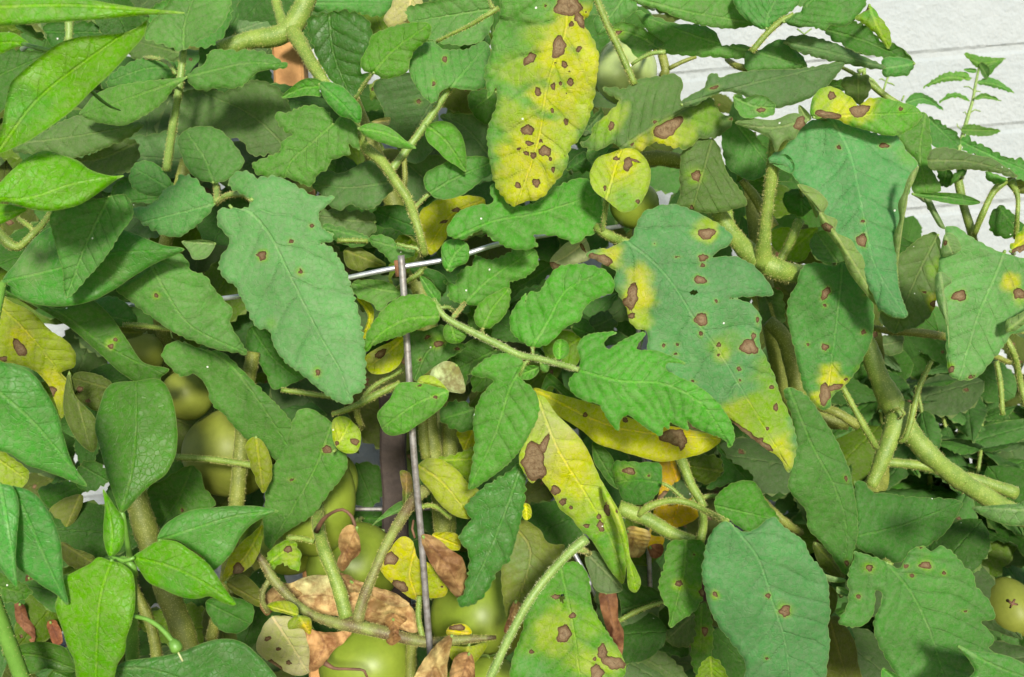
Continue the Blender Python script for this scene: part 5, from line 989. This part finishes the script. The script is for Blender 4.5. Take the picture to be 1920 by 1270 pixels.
tomato(432, 850, 65, 86, 80, M_FRUITY, 'olive tomato crossed by the upright stem at left', 3, (.1, .8, .5))
tomato(592, 940, 64.5, 76, 105, M_FRUIT, 'long green tomato half hidden by the leaf beside the wooden stake', 4, (.0, .6, .8))
tomato(662, 1062, 66, 86, 82, M_FRUIT, 'green tomato below the wooden stake, behind the crumpled brown leaflet', 5, (.0, .8, .6))
tomato(690, 1245, 62, 92, 78, M_FRUIT, 'light green tomato under the blotched fruit stalk at the bottom edge', 6, (.1, .5, .85))
tomato(905, 1150, 62.5, 98, 92, M_FRUIT, 'large light green tomato right of the upright wire with a white glint', 7, (-.5, .3, .8))
tomato(905, 1290, 58, 72, 62, M_FRUIT, 'green tomato lowest at the bottom edge under the dry fruit stalk end', 8, (0, .5, .8))
tomato(1894, 1138, 70, 46, 60, M_FRUITY, 'shaded olive tomato at the right edge with a small dry star scar', 9, (0, .9, .4))
tomato(1190, 385, 62, 46, 42, M_FRUIT, 'small tomato in shade below the rounded yellow leaf', 10, (0, .7, .6))
tomato(265, 665, 64, 42, 40, M_FRUITY, 'pale tomato glimpsed between leaves under the left leaf tips', 11, (0, .7, .6))
tomato(1065, 650, 66, 30, 34, M_FRUITY, 'little yellowish tomato behind the central leaf stalk', 12, (0, .7, .6))
tomato(545, 1010, 67, 60, 70, M_FRUIT, 'dark green tomato deepest behind the forked fruit stalk', 13, (0, .7, .6))
tomato(625, 905, 66, 46, 60, M_FRUIT, 'narrow view of a green tomato beneath the yellow-green leaflet', 14, (0, .7, .6))
S_(T2, 'L', "1385,845,65.5,9 1410,862,65,8 1440,868,65.3,5", M_TWIG, 0, name='dry_blossom')
S_(T2, 'L', "1400,885,65.3,5 1412,862,65,7 1425,840,65.3,5", M_TWIG, 0, name='dry_blossom')
# ================================================================ wire cage
cage = thing('tomato_cage', 'galvanised wire tomato cage with upright rods and hoops', 'plant cage', None, (0, .7, 0))
def wire(name, pts, rpx, mat, label=None):
    P = np.array(pts, float); C = catmull(P, 14); W = unproj(C[:, 0], C[:, 1], C[:, 2] / 100)
    o = tube(name, W, np.full(len(W), rpx * mpp(.52)), mat, cage, 14)
    if label: o['label'] = label
    return o
wire('upright_wire', [(752, 479, 51.4), (758, 560, 51.6), (766, 690, 51.9), (776, 850, 52.4), (790, 1010, 53.2), (803, 1180, 54), (812, 1290, 54.6)], 6.4, M_WIRED)
wire('hoop_wire', [(60, 560, 75), (140, 568, 68), (225, 571, 61), (320, 571, 56), (425, 559, 54.3), (545, 541, 53), (648, 522, 52.3), (740, 503, 52.1), (845, 485, 52.4), (930, 459, 53), (1030, 440, 55), (1140, 428, 60), (1190, 420, 66)], 5.0, M_WIRE, 'bright horizontal hoop')
wire('hoop_wire', [(560, 958, 70), (666, 955, 70), (717, 955, 70), (800, 954, 70), (900, 950, 70)], 5.0, M_WIRED)
wire('upright_wire', [(1190, 415, 66), (1200, 700, 67), (1215, 1000, 68), (1225, 1290, 69)], 6.0, M_WIRED)
wire('upright_wire', [(1062, 1010, 70), (1122, 1130, 70), (1130, 1180, 70), (1140, 1290, 70)], 6.0, M_WIRE)
wd_ = unproj(748, 503, .518)
V, F = box_geo(-.002, .0035, -.0015, .0015, -.0042, .0042)
mesh_np('rusty_weld', np.array(V) + wd_, F, M_RUST, cage)
# ================================================================ wooden stakes
def stake(label, a, b, wpx, d, mat, lean=0):
    A = unproj(*a, d / 100); B = unproj(*b, d / 100); w2 = wpx * mpp(d / 100) / 2
    t = thing('wooden_stake', label, 'stake', 'wooden stakes', (B[0], B[1], 0))
    dr = A - B; dr /= np.linalg.norm(dr); A = B + dr * np.linalg.norm(A - B)
    k = B[2] / dr[2]; B0 = B - dr * (k + .02)
    sx = np.cross(dr, [0, 1, 0]); sx /= np.linalg.norm(sx); sy = np.cross(dr, sx)
    V = []; n = 40
    for i in range(n):
        c = B0 + (A - B0) * i / (n - 1); j = .0006 * math.sin(i * 1.3)
        ch = w2 * .82
        for u, v in ((-w2, -ch), (-ch, -w2), (ch, -w2), (w2, -ch), (w2, ch), (ch, w2), (-ch, w2), (-w2, ch)):
            V.append(c + sx * (u + j) + sy * v)
    F = [(i * 8 + k, i * 8 + (k + 1) % 8, (i + 1) * 8 + (k + 1) % 8, (i + 1) * 8 + k) for i in range(n - 1) for k in range(8)]
    F += [tuple(range(8))[::-1], tuple(range((n - 1) * 8, n * 8))]
    mesh_np('stake_shaft', V, F, mat, t, smooth=False)
    return t
stake('dark weathered wooden stake standing just behind the upright wire', (735, 740), (742, 965), 46, 69, M_WOODD)
stake('pale bare wooden stake showing under the forked stem near the top', (540, 60), (560, 400), 56, 69, M_WOODL)
# ================================================================ hose and litter
ho = np.array([U(-120, 1330, 70), U(-40, 1230, 70), U(0, 1160, 70), U(20, 1142, 70), U(48, 1126, 71), U(120, 1118, 74), U(260, 1110, 80)])
ht = mesh_np('garden_hose', *tube_geo(catmull(ho * 1000, 8) / 1000, np.full(len(catmull(ho * 1000, 8)), .0042), 12)[:2], M_HOSE)
tag(ht, 'thin black hose curving up behind the leaves in the lower corner', 'hose')
def litter():
    V = []; F = []
    for k in range(2600):
        x = rng.uniform(-.75, .75); y = rng.uniform(.45, 1.05); z = rng.uniform(.0, .028) + .012
        a = rng.uniform(0, 6.28); l = rng.uniform(.006, .026); w_ = l * rng.uniform(.2, .5); t = rng.uniform(-.5, .5)
        c, s = math.cos(a), math.sin(a); o = len(V); th = .0012
        for dz in (0, th):
            for u, v in ((-l, -w_ * .6), (l, -w_), (l * .9, w_ * .7), (-l * .8, w_)):
                V.append((x + u * c - v * s, y + u * s + v * c, z + u * t + dz))
        F += [(o, o + 3, o + 2, o + 1), (o + 4, o + 5, o + 6, o + 7), (o, o + 1, o + 5, o + 4), (o + 1, o + 2, o + 6, o + 5), (o + 2, o + 3, o + 7, o + 6), (o + 3, o, o + 4, o + 7)]
    tag(mesh_np('bark_litter', V, F, M_MULCH, smooth=False), kind='stuff')
litter()
L('I', 66, 'rust', "85,860 130,870 160,950 192,1000 185,1088 130,1090 85,1080 90,980", "110,865 140,1080", p=T1, ser=1.5, fold=.3, lab='rust-brown dead leaf in the lower corner')
L('I', 67, 'rust', "262,960 310,960 345,1080 300,1090 270,1020", "280,965 330,1080", p=T1, ser=1.5, h=3)
L('I', 68, 'rust', "150,700 250,700 330,780 250,860 160,800", "160,720 300,830", p=T1, ser=1.5, h=3, val=.5)
# ================================================================ generic leaves behind
def proto(cls, kind, seed, val=1., length=.085):
    """blade in its own space: base at 0, tip along +X, face +Z"""
    r = random.Random(seed); n, m = 22, 12
    prof = lambda t: math.sin(math.pi * min(1, t ** .72)) ** .85 * (1 - .25 * t)
    V = []; vein = []; edge = []; les = []; F = []; Wd = length * (.27 if kind == 'tomato' else .2 if kind == 'nettle' else .24)
    spots = [(r.uniform(.2, .85), r.uniform(-.6, .6), r.uniform(.0015, .004)) for _ in range(r.choice([0, 1, 3]))] if kind == 'tomato' else []
    for i in range(n + 1):
        t = i / n; w_ = prof(t) * Wd
        for j in range(-m // 2, m // 2 + 1):
            f = j / (m / 2); ff = f
            if abs(f) == 1: ff = f * (1 + (.22 * ((t * (9 if kind != 'nettle' else 12) + .3 * f) % 1) - .1))
            x = t * length; y = ff * w_
            ph = (x - abs(y) * .8) / (length / 8) + (.5 if y > 0 else 0); fr = abs(ph - round(ph))
            z = -.35 * abs(y) + .0012 * (fr * 2) ** .7 * min(1, abs(f) * 3) - .10 * length * t * t + .0015 * math.sin(t * 9 + seed + f * 2) * abs(f)
            V.append((x, y, z)); vein.append(min(abs(y) * 1000 + .1, fr * length / 8 * 800 + .35)); edge.append((w_ - abs(y)) * 1000)
            les.append(min([30.] + [(math.hypot(x - a * length, y - b * Wd) - c) * 1000 for a, b, c in spots]))
    k = m + 1
    for i in range(n):
        for j in range(m): F.append((i * k + j, (i + 1) * k + j, (i + 1) * k + j + 1, i * k + j + 1))
    V = np.array(V); b = np.ones((len(V), 3)) * np.array(CLS[cls]) * val
    b *= (1 + .12 * noise2(V[:, 0] * 60, V[:, 1] * 60, seed))[:, None]
    o = _mesh_np('leaf', V, np.array(F), M_TOM if kind != 'pepper' else M_PEP, None, True, attrs=dict(vein=vein, les=les, edge=edge), cols=b)
    me = o.data; bpy.data.objects.remove(o); return me
PR_T = [proto(c, 'tomato', s, v * .85) for s, (c, v) in enumerate([('t', .9), ('tg', .9), ('td', 1.2), ('td', 1.), ('t', .75), ('ol', .9), ('tg', .75), ('ty', .6)])]  # leaf colours darkened to stand in for shade deep in the foliage
PR_N = [proto(c, 'nettle', s + 30, v, .05) for s, (c, v) in enumerate([('t', .7), ('td', 1.2), ('t', .6), ('td', .9)])]  # values lowered so the colour carries the shade of the low background
# places where the wall shows through, photo pixels: (x0, y0, x1, y1)
GAPS = [(1660, -50, 1990, 380), (1740, 380, 1990, 470), (1215, 60, 1330, 175), (1360, 60, 1420, 110), (1440, 50, 1650, 200), (425, 0, 470, 60), (185, 20, 245, 50), (560, 85, 620, 140), (580, 0, 600, 20), (1425, 160, 1500, 225),
        (158, 895, 195, 925), (150, 940, 185, 1020), (545, 740, 580, 765), (660, 830, 715, 950), (555, 1020, 600, 1080), (1445, 660, 1470, 690), (1418, 880, 1445, 960), (1735, 595, 1755, 620), (345, 1155, 370, 1185), (1230, 350, 1270, 420), (1440, 445, 1470, 480), (690, 20, 740, 60)]
def in_gap(x, y, m=14): return any(a - m < x < c + m and b - m < y < d + m for a, b, c, d in GAPS)
rf = random.Random(42); placed = 0
def place(me, px, py, d, plant, size=1., roll=None, face=None):
    c = Vector(unproj(px, py, d / 100)); roll = rf.uniform(0, 6.28) if roll is None else roll
    to = (Vector((0, 0, CAM_H)) - c).normalized() + Vector((rf.uniform(-.5, .5), rf.uniform(-.2, .2), rf.uniform(.1, .9)))
    q = to.to_track_quat('Z', 'Y') @ Euler((0, 0, roll)).to_quaternion()
    o = bpy.data.objects.new('leaf', me); link(o, plant)
    M = Matrix.Translation(c - plant.location) @ q.to_matrix().to_4x4() @ Matrix.Scale(size, 4) @ Matrix.Translation((-.045, 0, 0))
    o.matrix_parent_inverse = Matrix.Identity(4); o.matrix_basis = M
    return o
def hits_gap(o, me, plant, s):
    bpy_m = Matrix.Translation(plant.location) @ o.matrix_basis; inv = CM.inverted()
    for t in (0.0, .25, .5, .75, 1.0):
        for w_ in (-.2, .2):
            v = inv @ (bpy_m @ Vector((t * .085, w_ * .085, 0))); px = 960 + v.x / -v.z / TH * 960; py = 635 - v.y / -v.z / TH * 960
            if in_gap(px, py, 2): return True
    return False
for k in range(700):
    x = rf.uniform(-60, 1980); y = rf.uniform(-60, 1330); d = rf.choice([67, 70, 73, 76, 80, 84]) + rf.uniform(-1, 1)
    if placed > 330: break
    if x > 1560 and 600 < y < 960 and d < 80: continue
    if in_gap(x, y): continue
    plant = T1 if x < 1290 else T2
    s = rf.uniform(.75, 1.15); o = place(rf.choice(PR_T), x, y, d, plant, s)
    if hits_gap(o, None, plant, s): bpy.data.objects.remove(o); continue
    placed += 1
# close what is left of the open spots, except where the wall does show through
def cam_ray(px, py):
    a = Vector(unproj(px, py, .3)); o = Vector(CM.translation)
    hit, loc, nr, idx, ob, mt = SC.ray_cast(bpy.context.view_layer.depsgraph, o, (a - o).normalized())
    return ob.name if hit else ''
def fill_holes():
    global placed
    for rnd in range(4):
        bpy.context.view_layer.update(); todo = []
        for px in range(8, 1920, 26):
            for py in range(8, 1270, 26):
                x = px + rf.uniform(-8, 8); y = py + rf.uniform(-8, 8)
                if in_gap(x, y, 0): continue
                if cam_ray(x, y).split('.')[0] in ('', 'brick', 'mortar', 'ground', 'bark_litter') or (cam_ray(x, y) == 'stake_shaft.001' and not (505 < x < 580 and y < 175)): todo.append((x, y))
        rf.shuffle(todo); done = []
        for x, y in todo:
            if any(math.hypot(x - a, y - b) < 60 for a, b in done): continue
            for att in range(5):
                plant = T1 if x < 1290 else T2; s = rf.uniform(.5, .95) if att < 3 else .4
                o = place(rf.choice(PR_T[2:7]), x, y, rf.uniform(78, 92) if rnd < 2 or x > 1000 else 65.5, plant, s)  # darker leaf set, its colour standing in for shade in deep gaps
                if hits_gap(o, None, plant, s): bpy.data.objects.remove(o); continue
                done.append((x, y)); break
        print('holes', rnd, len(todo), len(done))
# small-leaved background plants, opposite leaf pairs up a stem
def nettle(label, base, top, npairs, lsz, seed, group='small-leaved plants by the wall'):
    r = random.Random(seed); t = thing('small_leaved_plant', label, 'plant', group, base)
    B = Vector(base); T = Vector(top); P = np.array([np.array(B.lerp(T, f)) + np.array([.012 * math.sin(f * 5 + seed), .01 * math.cos(f * 4), 0]) for f in np.linspace(0, 1, 10)])
    tube('stem', P, np.linspace(.003, .0012, 10), M_STEM, t, 8, 4)
    for k in range(npairs):
        f = 1 - k / npairs * .62; c = Vector(P[min(9, int(f * 9))]).lerp(Vector(P[min(9, int(f * 9) + 1)]), f * 9 % 1)
        a0 = k * 1.57 + r.uniform(-.4, .4)
        for sgn in (0, math.pi):
            a = a0 + sgn; s = lsz * (.45 + .55 * min(1, k / 3)) * r.uniform(.8, 1.15)
            o = bpy.data.objects.new('leaf', r.choice(PR_N)); link(o, t)
            o.matrix_basis = Matrix.Translation(c - B) @ Euler((r.uniform(-.7, .7), r.uniform(-.3, .8), a)).to_matrix().to_4x4() @ Matrix.Scale(s, 4)
    return t
NP = [(1660, 640, 82), (1720, 655, 88), (1790, 680, 84), (1850, 700, 90), (1700, 720, 78), (1770, 750, 80), (1860, 780, 82), (1640, 700, 86), (1820, 840, 77), (1900, 720, 86), (1900, 860, 80), (1560, 780, 84), (1740, 800, 86), (1850, 960, 80), (1700, 960, 84), (1560, 880, 86), (1800, 1010, 86), (1905, 1010, 78), (1640, 1000, 80)]
wds = ['nearest the forked stem', 'under the hanging spotted leaf', 'between two thin stalks', 'tallest beside the wall', 'just right of the thick stem', 'crossed by the curled stalk', 'above the branch fork', 'behind the leaf with the dead tip', 'at the lower bend of the thick stem', 'at the frame edge above the branch',
       'at the frame edge by the branch end', 'in the shade left of the thick stem', 'in the middle of the shaded patch', 'below the thick branch', 'below the fork in deep shade', 'deep in shade by the long leaf', 'low against the wall', 'beside the olive tomato', 'behind the lobed leaf']
for k, (x, y, d) in enumerate(NP):
    top = unproj(x, y, d / 100); nettle('small-leaved green plant ' + wds[k], (top[0] + .02, top[1] + .02, 0), tuple(top), 10, 1.5 + .4 * (k % 3), k)
# the weed against the wall
weed = thing('tall_weed', 'upright weed with narrow toothed leaf pairs standing out against the white wall', 'weed', None, tuple(np.array(unproj(1840, 1000, .86)) * np.array([1, 1, 0])))
def W(poly, rib, d=80, **k): return build_leaf(weed, 'D', d, 't', poly, rib, ser=k.pop('ser', 1.1), wave=9, h=1.9, pet=False, quilt=.4, **k)
stem(weed, 'D', "1228,375,80,6 1208,470,80,7 1192,560,80,8 1162,660,80,10 1135,760,80,12 1112,850,80,14 1140,1100,82,14 1200,1400,84,15", M_STEML, 4)
world_tube(weed, [tuple(weed.location), U(1830, 700, 85), U(1826, 474, 84)], (.004, .003), M_STEM)
W("1143,295 1230,312 1300,320 1377,325 1310,352 1250,372 1210,372 1180,340", "1143,295 1225,350 1377,325", fold=.3)
W("1245,380 1300,350 1365,330 1320,378 1272,425 1268,395", "1245,378 1360,332", val=.8)
W("915,488 980,440 1030,410 1100,398 1162,405 1182,442 1100,447 1000,462", "1182,440 1050,430 915,488", ser=1.6)
W("1215,460 1272,430 1322,440 1372,472 1423,514 1340,492 1275,476", "1210,458 1310,465 1423,514", ser=1.2)
W("1003,572 1040,530 1100,514 1152,535 1178,562 1120,542 1060,547", "1178,560 1090,535 1003,572")
W("1200,552 1240,520 1300,530 1350,562 1280,547", "1196,560 1270,535 1350,562")
W("818,570 870,515 940,530 990,565 1032,612 960,582 895,575 870,598", "818,575 920,545 1032,612")
W("1128,712 1180,688 1250,703 1348,726 1290,752 1200,752 1140,738", "1125,720 1220,722 1348,726", val=.8)
W("1140,385 1170,378 1215,385 1215,402 1170,402", "1215,395 1140,385", ser=.4)
W("1235,345 1240,410 1270,440 1290,400 1280,370", "1240,370 1280,430", val=.7, ser=.4)
for s in ("1196,500,80,3 1170,480,80,4 1142,482,80,3", "1194,520,80,3 1215,505,80,4 1236,508,80,3", "1180,625,80,3 1205,608,80,4 1236,618,80,3", "1168,650,80,3 1150,620,80,4 1140,625,80,3", "1130,720,80,3 1108,700,80,4 1106,685,80,3",
          "735,400,76,7 715,450,76,6 698,505,76,6", "710,455,76,3 745,465,76,5 760,475,76,3", "708,450,76,3 690,438,76,5 675,440,76,3", "720,425,76,3 700,410,76,5 690,395,76,3", "220,160,76,5 260,190,76,5 300,160,76,4", "560,400,76,18 590,385,76,16 590,430,76,14", "800,560,76,5 812,530,76,5", "600,430,74,14 640,445,74,8 680,490,74,5"):
    stem(weed if '80' in s.split(',')[2] else T2, 'D', s, M_STEML, 0, sides=6, name='sprig')
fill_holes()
